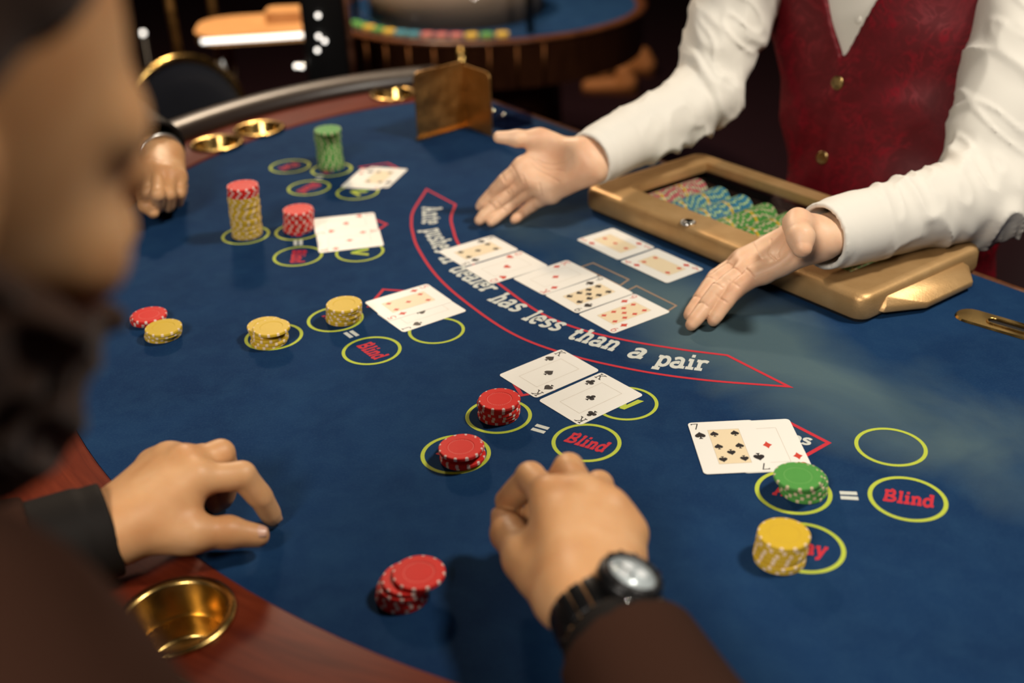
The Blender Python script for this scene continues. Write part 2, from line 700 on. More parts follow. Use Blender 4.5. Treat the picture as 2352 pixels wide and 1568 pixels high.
def thick_line(pts, wd, closed=False):
    """list of quads following a 2D polyline with mitred joints"""
    pts = [np.asarray(p, float)[:2] for p in pts]
    N = len(pts)
    L = []
    R = []
    for i in range(N):
        if closed:
            p0, p1, p2 = pts[i - 1], pts[i], pts[(i + 1) % N]
        else:
            p0, p1, p2 = pts[max(i - 1, 0)], pts[i], pts[min(i + 1, N - 1)]
        d1 = nrm(p1 - p0) if np.linalg.norm(p1 - p0) > 1e-9 else nrm(p2 - p1)
        d2 = nrm(p2 - p1) if np.linalg.norm(p2 - p1) > 1e-9 else d1
        t = nrm(d1 + d2)
        nn = np.array([-t[1], t[0]])
        n1 = np.array([-d1[1], d1[0]])
        k = wd / 2 / max(nn @ n1, .35)
        L.append(p1 + nn * k)
        R.append(p1 - nn * k)
    return L, R


def line_mesh(mb, pts, wd, z, closed=False):
    L, R = thick_line(pts, wd, closed)
    N = len(L)
    v = [(*p, z) for p in L] + [(*p, z) for p in R]
    f = []
    for i in range(N if closed else N - 1):
        j = (i + 1) % N
        f.append((N + i, N + j, j, i))
    mb.add(v, f)


def smooth_path(pts, n=12):
    pts = [np.asarray(p, float)[:2] for p in pts]
    out = []
    for i in range(len(pts) - 1):
        p0 = pts[i - 1] if i else 2 * pts[0] - pts[1]
        p1, p2 = pts[i], pts[i + 1]
        p3 = pts[i + 2] if i + 2 < len(pts) else 2 * pts[-1] - pts[-2]
        for t in np.arange(n) / n:
            out.append(.5 * (2 * p1 + (p2 - p0) * t + (2 * p0 - 5 * p1 + 4 * p2 - p3) * t * t + (3 * p1 - p0 - 3 * p2 + p3) * t ** 3))
    out.append(pts[-1])
    return out


# stroke alphabet: cap height .72, x-height .5; strokes are polylines
def _arc(cx, cy, rx, ry, a0, a1, n=10):
    return [(cx + rx * math.cos(math.radians(a)), cy + ry * math.sin(math.radians(a))) for a in np.linspace(a0, a1, n)]


def glyph(ch, W):
    """(strokes, advance); W is the stroke weight; slab serifs as bars"""
    h = W / 2
    b = h * .8             # slab half height
    S = []

    def bar(x0, x1, y):
        S.append([(x0, y), (x1, y)])
    xh, cp = .5, .72
    s = W * .95
    if ch == 'A':
        S += [[(.10, 0), (.36, cp)], [(.34, cp), (.62, 0)], [(.2, .24), (.52, .24)]]
        bar(0, .25, b); bar(.46, .76, b); bar(.18, .42, cp - b); return S, .80
    if ch == 'B':
        S += [[(.16, 0), (.16, cp)], [(.05, cp - h)] + [(.34, cp - h)] + _arc(.36, .545, .15, .545 - .37, 80, -90), [(.16, .37), (.38, .37)] + _arc(.40, .20, .18, .20 - h, 80, -90) + [(.05, h)]]
        return S, .68
    if ch == 'P':
        S += [[(.16, 0), (.16, cp)], [(.05, cp - h), (.36, cp - h)] + _arc(.38, .52, .17, .52 - .34, 85, -90) + [(.16, .34)]]
        bar(.04, .32, b); return S, .64
    if ch == 'T':
        S += [[(.32, 0), (.32, cp)], [(.02, cp - h), (.62, cp - h)], [(.06, cp), (.06, .5)], [(.58, cp), (.58, .5)]]
        bar(.18, .46, b); return S, .70
    if ch == 'V':
        S += [[(.06, cp), (.30, 0)], [(.30, 0), (.56, cp)]]
        bar(0, .2, cp - b); bar(.44, .64, cp - b); return S, .66
    if ch == 'K':
        S += [[(.14, 0), (.14, cp)], [(.14, .30), (.50, cp - .03)], [(.26, .40), (.54, .03)]]
        for x0, x1, y in ((.02, .26, b), (.02, .26, cp - b), (.42, .66, b), (.38, .62, cp - b)):
            bar(x0, x1, y)
        return S, .68
    if ch == 'J':
        S += [[(.36, cp), (.36, .18)] + _arc(.22, .18, .14, .16, 0, -160)]
        bar(.2, .5, cp - b); return S, .56
    if ch == 'Q':
        S += [_arc(.32, .36, .25, .33, 0, 360, 22), [(.36, .18), (.58, -.04)]]
        return S, .66
    if ch == '3':
        S += [[(.1, cp - h), (.46, cp - h), (.26, .42)] + _arc(.27, .22, .2, .2, 80, -150)]
        return S, .56
    if ch == '4':
        S += [[(.38, 0), (.38, cp), (.06, .2), (.52, .2)]]
        bar(.26, .5, b); return S, .56
    if ch == '5':
        S += [[(.46, cp - h), (.14, cp - h), (.12, .40)] + _arc(.26, .24, .21, .22, 110, -150, 14)]
        return S, .56
    if ch == '7':
        S += [[(.06, .58), (.06, cp - h), (.48, cp - h), (.26, 0)]]
        return S, .54
    if ch == '9':
        S += [_arc(.27, .5, .19, .2, 0, 360, 18), [(.46, .5)] + _arc(.2, .42, .26, .4, 0, -80, 8)]
        return S, .56
    if ch == 'a':
        S += [_arc(.22, .14, .16, .12, 60, 330, 12) + [(.40, .22)], [(.30, .27), (.20, .27)], [(.08, .42)] + _arc(.24, .36, .15, .12, 140, 0, 8) + [(.39, .0)]]
        bar(.36, .52, b); return S, .54
    if ch == 'd':
        S += [_arc(.22, .24, .16, .22, 40, 320, 14), [(.40, 0), (.40, cp)]]
        bar(.26, .40, cp - b); bar(.40, .52, b); return S, .56
    if ch == 'e':
        S += [[(.08, .27), (.42, .27)] + _arc(.25, .25, .18, .23, 10, 310, 16)]
        return S, .50
    if ch == 'f':
        S += [[(.18, 0), (.18, .55)] + _arc(.3, .55, .12, .14, 180, 50, 7)]
        bar(.04, .38, xh - b); bar(.04, .34, b); return S, .42
    if ch == 'h':
        S += [[(.14, 0), (.14, cp)], [(.14, .36)] + _arc(.28, .33, .13, .14, 130, 0, 8) + [(.41, 0)]]
        bar(.02, .14, cp - b); bar(.02, .26, b); bar(.31, .53, b); return S, .56
    if ch == 'i':
        S += [[(.15, 0), (.15, xh)], [(.15, .58), (.15, cp)]]
        bar(.03, .15, xh - b); bar(.02, .29, b); return S, .31
    if ch == 'l':
        S += [[(.15, 0), (.15, cp)]]
        bar(.03, .15, cp - b); bar(.02, .29, b); return S, .31
    if ch == 'n':
        S += [[(.14, 0), (.14, xh)], [(.14, .36)] + _arc(.28, .33, .13, .14, 130, 0, 8) + [(.41, 0)]]
        bar(.02, .14, xh - b); bar(.02, .26, b); bar(.31, .53, b); return S, .56
    if ch == 'p':
        S += [[(.14, -.2), (.14, xh)], _arc(.30, .24, .16, .22, 140, -140, 14)]
        bar(.02, .14, xh - b); bar(.02, .28, -.2 + b); return S, .54
    if ch == 'r':
        S += [[(.14, 0), (.14, xh)], [(.14, .32)] + _arc(.3, .34, .15, .12, 150, 40, 6)]
        bar(.02, .14, xh - b); bar(.02, .28, b); return S, .44
    if ch == 's':
        S += [[(.38, .40)] + _arc(.23, .37, .14, .10, 30, 220, 9) + _arc(.23, .13, .16, .11, 60, -150, 10)]
        return S, .46
    if ch == 't':
        S += [[(.18, .62), (.18, .14)] + _arc(.28, .14, .10, .11, 180, 330, 6)]
        bar(.04, .36, xh - b); return S, .42
    if ch == 'u':
        S += [[(.14, xh), (.14, .18)] + _arc(.27, .17, .13, .14, 180, 330, 8), [(.41, xh), (.41, 0)]]
        bar(.02, .14, xh - b); bar(.29, .41, xh - b); bar(.41, .53, b); return S, .56
    if ch == 'y':
        S += [[(.08, xh), (.27, .02)], [(.46, xh), (.24, -.12)] + [(.10, -.17)]]
        bar(0, .2, xh - b); bar(.36, .54, xh - b); return S, .54
    return S, .3


def text_width(s, W):
    return sum(glyph(c, W)[1] for c in s)


def put_text(mb, s, W, place, z):
    """place(x,y)->2D world for text coordinates"""
    x = 0
    dz = 0
    for ch in s:
        S, adv = glyph(ch, W)
        for st in S:
            st2 = []
            for i in range(len(st) - 1):
                k = 2 if len(st) <= 3 else 1
                for q in range(k):
                    st2.append((st[i][0] + (st[i + 1][0] - st[i][0]) * q / k, st[i][1] + (st[i + 1][1] - st[i][1]) * q / k))
            st2.append(st[-1])
            L, R = thick_line(st2, W)
            N = len(L)
            dz += 1e-6
            v = [(*place(x + p[0], p[1]), z + dz) for p in L] + [(*place(x + p[0], p[1]), z + dz) for p in R]
            mb.add(v, [(N + i, N + i + 1, i + 1, i) for i in range(N - 1)])
        x += adv


def text_on_line(name, s, W, a, b, height, m, slant=0.0, center=None):
    """word whose baseline runs from a to b (2D, on the felt); height = size of one em unit"""
    a, b = np.asarray(a)[:2], np.asarray(b)[:2]
    d = nrm(b - a)
    u = np.array([-d[1], d[0]])
    sx = np.linalg.norm(b - a) / text_width(s, W)
    mb = MB()
    put_text(mb, s, W, lambda x, y: a + d * (x * sx + y * slant * height) + u * y * height, ZP)
    return mb.build(name, m, table)


# betting circles: (centre, kind)
SP = {
    'right': dict(ante=(.247, .8144), blind=(.3441, .7978), play=(.237, .7364), extra=(.3554, .8801), read=((2024, 1136.6), (2146.8, 1153))),
    'centre': dict(ante=(-.0165, .9632), blind=(.0684, .908), play=(-.0584, .8966), extra=(.1143, .9779), read=((1294, 1013), (1385.3, 1039))),
    'left': dict(ante=(-.211, 1.1975), blind=(-.1595, 1.1142), play=(-.2781, 1.1578), extra=(-.0878, 1.1573), read=((835.2, 791.4), (873.3, 818.8))),
    'farleft': dict(ante=tuple(at(686, 531)[:2]), blind=(-.2855, 1.3932), play=(-.3724, 1.4759), extra=(-.2022, 1.3993), read=((685.4, 577), (682, 602.7))),
    'far': dict(ante=(-.2836, 1.7456), blind=(-.309, 1.6629), play=(-.3559, 1.770), extra=(-.2297, 1.6347), read=((727.8, 421.8), (690, 442))),
}
RO, RI = .0339, .0301
for k, s in SP.items():
    d = nrm(at(*s['read'][1])[:2] - at(*s['read'][0])[:2])
    u = np.array([-d[1], d[0]])
    for w_, wl in (('ante', 'Ante'), ('blind', 'Blind'), ('play', 'Play')):
        c = np.array(s[w_])
        ring_print('betting_circle', c, RI, RO, PYEL)
        L = .044 if w_ == 'blind' else .036
        hgt = .026
        text_on_line('lettering', wl, .15, c - d * L / 2 - u * hgt * .33, c + d * L / 2 - u * hgt * .33, hgt, PRED, .12)
    c = np.array(s['extra'])
    ring_print('betting_circle', c, RI - .0004, RO - .0006, PYEL)
    if k in ('centre', 'farleft', 'far'):
        mb = MB()
        for q, (x0, x1) in enumerate(((-.014, 0), (0, .014))):
            pass
        P_ = lambda x, y: c + d * x + u * y
        mb.poly([P_(-.018, .012), P_(-.008, .012), P_(.002, -.012), P_(-.003, -.012)], ZP)
        mb.build('emblem_green', PGRN, table)  # green half of the two-tone printed V
        mb = MB()
        mb.poly([P_(-.011, .012), P_(-.004, .012), P_(.002, -.003), P_(.008, .012), P_(.015, .012), P_(.004, -.012), P_(-.001, -.012)], ZP + 2e-5)
        mb.build('emblem_letter', PYEL, table)
# equals signs
for bars in ([((1221.3, 984.7), (1251.4, 993.3)), ((1230.6, 976), (1260.2, 984.7))],
             [((1928.8, 1131.7), (1968.5, 1133.3)), ((1930.7, 1142.6), (1971.3, 1144.8))],
             [((792.4, 764), (807.9, 775.2)), ((805.5, 760), (822, 771.2))],
             [((678.7, 551.5), (678.7, 563.5)), ((691, 551), (691, 563))],
             [((728, 402), (743, 402.5)), ((726, 410), (741, 409.5))]):
    for a, b in bars:
        mb = MB()
        line_mesh(mb, [at(*a), at(*b)], .0050, ZP)
        mb.build('equals_bar', PWHT, table)
# red lozenges partly hidden by cards
for V, E1, E2, Ls in (((1903, 1017), (1816, 972), (1853, 1045), .050), ((1199, 908), (1189, 893), (1216, 905), .034),
                      ((880.5, 664.8), (921, 667.6), (865, 683), .050), ((888, 515), (868, 507), (876, 523), .042), ((889.7, 375), (850, 381), (912, 386), .046)):
    v0 = at(*V)[:2]
    e1 = nrm(at(*E1)[:2] - v0)
    e2 = nrm(at(*E2)[:2] - v0)
    mb = MB()
    line_mesh(mb, [v0, v0 + e1 * Ls, v0 + e1 * Ls + e2 * Ls, v0 + e2 * Ls], .0042, ZP, True)
    mb.build('lozenge_outline', PRED, table)
    if V[0] == 1903:
        d = nrm(at(1860, 1020)[:2] - at(1842, 1016)[:2])
        a0 = at(1860, 1023)[:2]
        text_on_line('lettering', 'Trips', .14, a0 - d * .054, a0, .024, PWHT, .1)
# red band with the rule text
ro = smooth_path([at(*p) for p in [(980, 435), (950, 483), (945, 510), (948, 535), (960, 570), (1000, 630), (1065, 690), (1175, 765), (1300, 813), (1460, 850), (1620, 873), (1812, 888)]], 8)
ri = smooth_path([at(*p) for p in [(1046, 470), (1036, 500), (1041, 528), (1052, 558), (1085, 605), (1150, 655), (1235, 715), (1320, 752), (1430, 780), (1560, 802), (1670, 816)]], 8)
mb = MB()
line_mesh(mb, ro + list(reversed(ri)), .0038, ZP, True)
mb.build('banner_outline', PRED, table)
words = [('Ante', (970, 476), (971, 516)), ('pushes', (972, 528), (1003, 582)), ('if', (1007, 592), (1021, 608)), ('dealer', (1029.5, 619), (1110, 672.5)),
         ('has', (1117.5, 688), (1183, 717)), ('less', (1196, 732), (1277, 761)), ('than', (1297, 774), (1408, 807)), ('a', (1437, 818), (1473, 825)), ('pair', (1500, 837), (1622, 853))]
base = smooth_path([at(*p) for wd in words for p in wd[1:]], 6)
base = [np.asarray(p) for p in base]
cum = [0]
for i in range(1, len(base)):
    cum.append(cum[-1] + np.linalg.norm(base[i] - base[i - 1]))


def on_base(s):
    s = min(max(s, 0), cum[-1] - 1e-6)
    i = max(k for k in range(len(cum)) if cum[k] <= s)
    i = min(i, len(base) - 2)
    t = (s - cum[i]) / max(cum[i + 1] - cum[i], 1e-9)
    i0, i1 = max(i - 4, 0), min(i + 5, len(base) - 1)
    d = nrm(base[i1] - base[i0])
    return base[i] * (1 - t) + base[i + 1] * t, d


for wi, (wd, a, b) in enumerate(words):
    s0, s1 = cum[wi * 12], cum[min(wi * 12 + 6, len(cum) - 1)]
    W = .135
    sx = (s1 - s0) / text_width(wd, W)
    hh = .046 - .002 * (8 - wi) * .35

    def place(x, y, s0=s0, sx=sx, hh=hh):
        p, d = on_base(s0 + x * sx)
        return p + np.array([-d[1], d[0]]) * y * hh
    mb = MB()
    put_text(mb, wd, W, place, ZP)
    mb.build('lettering', PWHT, table)
# tan card boxes in front of the tray
for poly in ([(1335, 613), (1362, 604), (1444, 642), (1424, 656)], [(1440, 668), (1462, 657), (1553, 702), (1530, 717)]):
    mb = MB()
    line_mesh(mb, [at(*p) for p in poly], .0028, ZP, True)
    mb.build('card_box_outline', PTAN, table)

# ------------------------------------------------------------------ playing cards
CW, CH, CT = .0648, .0889, .00034


def rrect(wd, ht, r, n=5):
    out = []
    for cx, cy, a0 in ((wd / 2 - r, ht / 2 - r, 0), (-wd / 2 + r, ht / 2 - r, 90), (-wd / 2 + r, -ht / 2 + r, 180), (wd / 2 - r, -ht / 2 + r, 270)):
        for a in np.linspace(a0, a0 + 90, n):
            out.append((cx + r * math.cos(math.radians(a)), cy + r * math.sin(math.radians(a))))
    return out


def suit_polys(s):
    """unit suit shapes about the origin, height about 1"""
    if s == 'D':
        out = []
        for k in range(4):
            a, b = [((0, .55), (-.42, 0)), ((-.42, 0), (0, -.55)), ((0, -.55), (.42, 0)), ((.42, 0), (0, .55))][k]
            for t in np.arange(5) / 5:
                q = np.array(a) * (1 - t) + np.array(b) * t
                out.append(tuple(q * (1 - .22 * math.sin(math.pi * t) * .8)))
        return [out]
    heart = []
    for a in np.linspace(0, 2 * math.pi, 30, endpoint=False):
        heart.append((16 * math.sin(a) ** 3 / 34, (13 * math.cos(a) - 5 * math.cos(2 * a) - 2 * math.cos(3 * a) - math.cos(4 * a)) / 32 + .05))
    if s == 'H':
        return [list(reversed(heart))]
    stem = [(-.20, -.58), (.20, -.58), (.06, -.36), (.05, 0), (-.05, 0), (-.06, -.36)]
    if s == 'S':
        return [[(x, -y + .08) for x, y in heart], stem]
    circ = lambda cx, cy, r: [(cx + r * math.cos(a), cy + r * math.sin(a)) for a in np.linspace(0, 2 * math.pi, 18, endpoint=False)]
    return [circ(0, .27, .23), circ(-.24, -.1, .23), circ(.24, -.1, .23), [(-.1, -.15), (.1, -.15), (.1, .2), (-.1, .2)], stem]


PIPS = {'3': [(0, .27), (0, 0), (0, -.27)], '4': [(-.5, .27), (.5, .27), (-.5, -.27), (.5, -.27)], '5': [(-.5, .27), (.5, .27), (0, 0), (-.5, -.27), (.5, -.27)],
        '7': [(-.5, .27), (.5, .27), (-.5, 0), (.5, 0), (0, -.135), (-.5, -.27), (.5, -.27)],
        '9': [(-.5, .28), (.5, .28), (-.5, .095), (.5, .095), (0, 0), (-.5, -.095), (.5, -.095), (-.5, -.28), (.5, -.28)]}
NAMES = {'S': 'spades', 'C': 'clubs', 'H': 'hearts', 'D': 'diamonds'}
RN = {'K': 'king', 'Q': 'queen', 'J': 'jack', '3': 'three', '4': 'four', '5': 'five', '7': 'seven', '9': 'nine', 'A': 'ace'}


def card(rank, suit, corners=None, pose=None, lvl=0, label='', group=None, hw=None):
    """corners: pixels of bottom-left, top-left, top-right, bottom-right of the card face"""
    z = .0003 + lvl * (CT + .00015)
    if corners is not None:
        q = [at(*p, z + CT)[:2] for p in corners]
        c = sum(q) / 4
        up = nrm(nrm(q[1] - q[0]) + nrm(q[2] - q[3]))
        rt = nrm(nrm(q[2] - q[1]) + nrm(q[3] - q[0]))
        th = math.atan2(up[1] + rt[0], up[0] - rt[1])
    else:
        c, th = np.array(pose[:2]), pose[2]
    root = empty('playing_card', (c[0], c[1], T + z), th - math.pi / 2, label, 'card', group)
    me = bpy.data.meshes.get('card_body')
    if me is None:
        mb = MB().prism(rrect(CW, CH, .0042), 0, CT)
        o = mb.build('card_body', CARD, root)
    else:
        o = link('card_body', me, None, root)
    ink = INK if suit in 'SC' else INKR
    zt = CT + .00006
    court = rank in 'KQJA'
    mb = MB()
    px0, py0 = CW * .235, CH * .33
    if not court:
        MB().poly([(-px0, -py0), (px0, -py0), (px0, py0), (-px0, py0)], zt).build('printed_panel', PANEL, root)
    lb = MB()
    line_mesh(lb, [(-px0, -py0), (px0, -py0), (px0, py0), (-px0, py0)], .00028, zt + 2e-5, True)
    lb.build('printed_frame', LINEP, root)
    zt2 = zt + 5e-5

    def pip(x, y, s, flip=False):
        key = 'suit_pip_%s' % suit
        me = bpy.data.meshes.get(key)
        if me is None:
            q = MB()
            for pl in suit_polys(suit):
                q.poly(pl, 0)
            me = bpy.data.meshes.new(key)
            me.from_pydata(q.v, [], q.f)
            me.update()
            me.materials.append(ink)
        o = link('suit_pip', me, None, root)
        o.location = (x, y, zt2)
        o.scale = (s, s, 1)
        o.rotation_euler = (0, 0, math.pi if flip else 0)
    if court:
        pip(0, 0, .0112)
    else:
        for x, y in PIPS[rank]:
            pip(x * CW * .31, y * CH * .92, .0088, y < -.01)
    for sgn in (1, -1):
        ix, iy = -CW * .395, CH * .375
        pip(ix * sgn + sgn * .0016, (CH * .235) * sgn, .0112, sgn < 0)
        mb = MB()
        put_text(mb, rank, .075, lambda x, y: ((ix - .0045 + x * .0145) * sgn, (iy + y * .0145 - .002) * sgn), zt2)
        mb.build('index_letter' if rank in 'KQJA' else 'index_number', ink, root)
    return root


card('K', 'S', pose=(.0388, 1.0467, .6374), lvl=0, label='king of spades lying beside the king of clubs in front of the banner')
card('K', 'C', pose=(.0796, .9909, .6500), lvl=0, label='king of clubs lying beside the king of spades, over the V circle')
z3 = lambda x, y: (1560 + x / 3.647, 920 + y / 3.647)
card('Q', 'D', [z3(575, 617), z3(370, 163), z3(905, 145), z3(1118, 590)], lvl=0, label='queen of diamonds partly covered by the seven of spades and green chips')
card('7', 'S', [z3(230, 625), z3(65, 175), z3(605, 150), z3(785, 600)], lvl=1, label='seven of spades with black pips on a cream panel, lying on a red queen')
z8 = lambda x, y: (540 + x / 4.2, 620 + y / 4.2)
card('J', 'S', [z8(1600, 575), z8(2225, 380), z8(1862 + 60, 135 + 68), z8(1242 + 60, 312 + 68)][:0] or [z8(1368, 430), z8(1990, 240), z8(2225, 380), z8(1600, 575)], lvl=0, label='jack of spades mostly hidden under the five of diamonds')
card('5', 'D', [z8(1242, 312), z8(1862, 135), z8(2095, 300), z8(1480, 490)], lvl=1, label='five of diamonds lying across a jack beside the yellow chips')
z7 = lambda x, y: (930 + x / 2.6133, 420 + y / 2.6133)
row = [('5', 'S', [(195, 405), (515, 317), (685, 405), (365, 500)], 'five of spades at the left end of the row of shared cards'),
       ('Q', 'H', [(365, 508), (690, 408), (855, 497), (525, 605)], 'queen of hearts, second from left in the row of shared cards'),
       ('K', 'D', [(650, 570), (965, 463), (1160, 560), (840, 668)], 'king of diamonds in the middle of the row of shared cards'),
       ('9', 'S', [(845, 668), (1165, 562), (1370, 665), (1040, 778)], 'nine of spades between two red cards in the shared row'),
       ('9', 'D', [(1043, 785), (1375, 667), (1590, 775), (1255, 900)], 'nine of diamonds at the right end of the row of shared cards')]
for i, (r_, s_, q, lb_) in enumerate(row):
    card(r_, s_, [z7(*p) for p in q], lvl=i % 2, label=lb_)
card('3', 'D', [z7(1500, 390), z7(1240, 268), z7(1030, 335), z7(1290, 465)][::1] and [z7(1290, 465), z7(1030, 335), z7(1240, 268), z7(1500, 390)], lvl=0, label='three of diamonds lying next to the gold chip tray')
card('4', 'D', [z7(1580, 600), z7(1295, 468), z7(1505, 393), z7(1788, 520)], lvl=1, label='four of diamonds beside the three of diamonds near the tray')
z6 = lambda x, y: (480 + x / 4.479, 270 + y / 4.479)
card('J', 'H', [z6(1088, 1210), z6(1757, 1140), z6(1700, 975), z6(1065, 1035)][:0] or [z6(1065, 1035), z6(1700, 975), z6(1757, 1142), z6(1090, 1210)], lvl=0, label='red court card on the upper side of the pair beside the red chip tower')
card('A', 'D', [z6(1090, 1212), z6(1757, 1143), z6(1810, 1310), z6(1125, 1388)], lvl=1, label='red ace on the nearer side of the pair beside the red chip tower')
card('5', 'D', [z6(1335, 690), z6(1510, 535), z6(1960, 575), z6(1830, 715)], lvl=0, label='red card peeking out under a four by the green chip tower')
card('4', 'S', [z6(1420, 690), z6(1585, 490), z6(2085, 555), z6(1920, 715)], lvl=1, label='four of spades, the farthest card, near the green chip tower')

# ------------------------------------------------------------------ chips
CR, CTH = .0212, .0038
prof = [(.0001, .00035), (CR * .60, .00035), (CR * .62, 0), (CR - .0007, 0), (CR, .0007), (CR, CTH - .0007), (CR - .0007, CTH), (CR * .62, CTH), (CR * .60, CTH - .00035), (.0001, CTH - .00035)]
chip_me = {}
for k_, m_ in CHIPM.items():
    q = MB().lathe(prof, 36)
    me = bpy.data.meshes.new(k_ + '_chip')
    me.from_pydata(q.v, [], q.f)
    me.update()
    me.materials.append(m_)
    me.polygons.foreach_set('use_smooth', [len(p.vertices) == 4 for p in me.polygons])
    chip_me[k_] = me
    try:
        me.set_sharp_from_angle(angle=.6)
    except Exception:
        pass
ORD = ['top', 'second', 'third', 'fourth', 'fifth', 'sixth', 'seventh', 'eighth', 'ninth', 'tenth', 'eleventh', 'twelfth', 'thirteenth', 'fourteenth', 'fifteenth', 'sixteenth', 'seventeenth', 'eighteenth', 'nineteenth', 'twentieth', 'twenty-first', 'twenty-second', 'twenty-third', 'twenty-fourth', 'twenty-fifth', 'twenty-sixth', 'twenty-seventh']


def stack(cols, top_px, base_px, where, wob=.0012, steps=None, z0=0.0003):
    """cols: colours from the bottom up"""
    n = len(cols)
    b = at(*base_px, 0)[:2]
    t = at(*top_px, n * CTH)[:2]
    for i, c in enumerate(cols):
        f = i / max(n - 1, 1)
        p = b * (1 - f) + t * f
        if steps:
            p = b + (t - b) * steps[i]
        a = random.uniform(0, 6.28)
        p = p + np.array([math.cos(a), math.sin(a)]) * random.uniform(0, wob)
        o = link('poker_chip', chip_me[c])
        o.location = (p[0], p[1], T + z0 + i * (CTH + .00003))
        o.rotation_euler = (0, 0, random.uniform(0, 6.28))
        k = n - 1 - i
        if i == 0:
            wd = 'bottom chip'
        elif k == 0:
            wd = 'top chip'
        else:
            wd = ORD[k] + ' chip from the top'
        tag(o, '%s %s of %s' % (c, wd, where), 'chip', 'chips of ' + where)


stack(['red'] * 6, (1146.5, 916.9), (1145.3, 953.5), 'the stack beside the king of spades', .0016)
stack(['red'] * 5, (1059.2, 1024.9), (1062.5, 1052.8), 'the short stack left of the Blind circle', .0016, [0, .5, -.6, .3, 1])
stack(['red'] * 6, (962, 1313), (924, 1371), 'the toppling stack by the watch hand', .001, [0, .06, .12, .2, .45, 1.0])
stack(['green'] * 6, (1830, 1090), (1843, 1128), 'the stack on the queen of diamonds', .0016, [0, .05, -.1, .1, .3, 1.0])
stack(['yellow'] * 7, (1800.7, 1224.4), (1790, 1284), 'the stack nearest the right edge', .0015, [0, .0, .1, .15, .45, .6, 1.0])
stack(['yellow'] * 6, (623.3, 750.5), (621, 784.5), 'the leaning stack on the left Play circle', .0016, [0, .1, .2, -.5, -.8, 1.0])
stack(['yellow'] * 7, (790, 697.4), (790.5, 732.7), 'the stack beside the five of diamonds', .0011)
stack(['yellow'] * 4, (375, 751), (375, 771), "the low pile beside the bearded man's cheek", .0014)
stack(['red'] * 3, (341, 722), (339, 736), "the pile half hidden by the bearded man's cheek", .0016)
stack(['yellow'] * 19 + ['red'] * 4, (556.6, 426), (568, 539.5), 'the tall yellow and red tower', .0011)
stack(['red'] * 10, (685.9, 479.9), (685.4, 527), 'the tower beside the pair of red cards', .0012)
stack(['green'] * 20, (752.4, 299), (761.3, 384.5), 'the tall green tower', .0012, [0, .05, .1, .05, 0, -.05, -.15, -.2, -.25, -.3, -.35, -.3, -.25, -.2, -.1, 0, .1, .3, .6, 1.0])
# the green tower's foot must clear the felt circle only

# ------------------------------------------------------------------ chip tray with glazed lid
tray = empty('chip_tray', (RA[0], RA[1], T), math.atan2((RB - RA)[1], (RB - RA)[0]), 'gold cast chip tray with locked glass lid under the dealer arms', 'tray')
TL, TD = float(np.linalg.norm(RB - RA)), .2345
ZT = .036
FB, FR, FK, FLt = .046, .055, .034, .05    # widths of front, right, back, left bars
MI = tray.matrix_basis.copy()


def loc2w(x, y):
    a = tray.rotation_euler[2]
    return np.array([RA[0] + x * math.cos(a) - y * math.sin(a), RA[1] + x * math.sin(a) + y * math.cos(a)])


def frame_mesh():
    o = rrect(TL, TD, .016, 6)
    o = [(x + TL / 2, y + TD / 2) for x, y in o]
    i = [(FLt, FB), (TL - FR, FB), (TL - FR, TD - FK), (FLt, TD - FK)]
    mb = MB()
    N = len(o)
    # outer wall rings with rounded top edge
    rings = []
    for ins, z in ((0.001, .006), (0, .010), (0, ZT - .007), (.002, ZT - .0025), (.006, ZT), (.012, ZT + .0006)):
        pts = [((x - TL / 2) * (1 - 2 * ins / TL) + TL / 2, (y - TD / 2) * (1 - 2 * ins / TD) + TD / 2) for x, y in o]
        rings.append([(x, y, z) for x, y in pts])
    v = [p for r in rings for p in r]
    f = []
    for a in range(len(rings) - 1):
        for k in range(N):
            f.append((a * N + k, a * N + (k + 1) % N, (a + 1) * N + (k + 1) % N, (a + 1) * N + k))
    mb.add(v, f)
    top = rings[-1]
    mb.poly([(p[0], p[1]) for p in top], ZT + .0006, [i])
    v = [(*p, ZT + .0006) for p in i] + [(*p, ZT - .012) for p in i]
    mb.add(v, [(0, 4, 5, 1), (1, 5, 6, 2), (2, 6, 7, 3), (3, 7, 4, 0)])
    return mb


fr = frame_mesh().build('lid_frame', GOLD, tray, False)
fr.data.polygons.foreach_set('use_smooth', [len(p.vertices) == 4 and abs(p.normal.z) < .999 for p in fr.data.polygons])
try:
    fr.data.set_sharp_from_angle(angle=.7)
except Exception:
    pass
MB().box((TL / 2, TD / 2, .003), (TL - .012, TD - .012, .006)).build('shadow_gap', BLACKP, tray)
# the dark base plate under the frame is a ring; the well lies below the felt
gl = MB().box((FLt + (TL - FR - FLt) / 2, FB + (TD - FK - FB) / 2, ZT - .006), (TL - FR - FLt + .004, TD - FB - FK + .004, .003)).build('glass_pane', GLASS, tray)
# well
wb = MB()
x0, x1, y0, y1, zb = FLt - .015, TL - FR + .015, FB - .012, TD - FK + .005, -.021
wv = [(x0, y0, .004), (x1, y0, .004), (x1, y1, .004), (x0, y1, .004), (x0, y0, zb), (x1, y0, zb), (x1, y1, zb), (x0, y1, zb)]
wb.add(wv, [(0, 4, 5, 1), (1, 5, 6, 2), (2, 6, 7, 3), (3, 7, 4, 0), (4, 7, 6, 5)])
bpy.data.objects.remove(bpy.data.objects['shadow_gap'])
rg = MB()
oo = [(x + TL / 2, y + TD / 2) for x, y in rrect(TL - .010, TD - .010, .014, 6)]
ii = [(x0, y0), (x1, y0), (x1, y1), (x0, y1)]
rg.poly(oo, .0055, [ii])
N = len(oo)
rg.add([(*p, .0055) for p in oo] + [(*p, .0003) for p in oo], [(N + k, N + (k + 1) % N, (k + 1) % N, k) for k in range(N)])
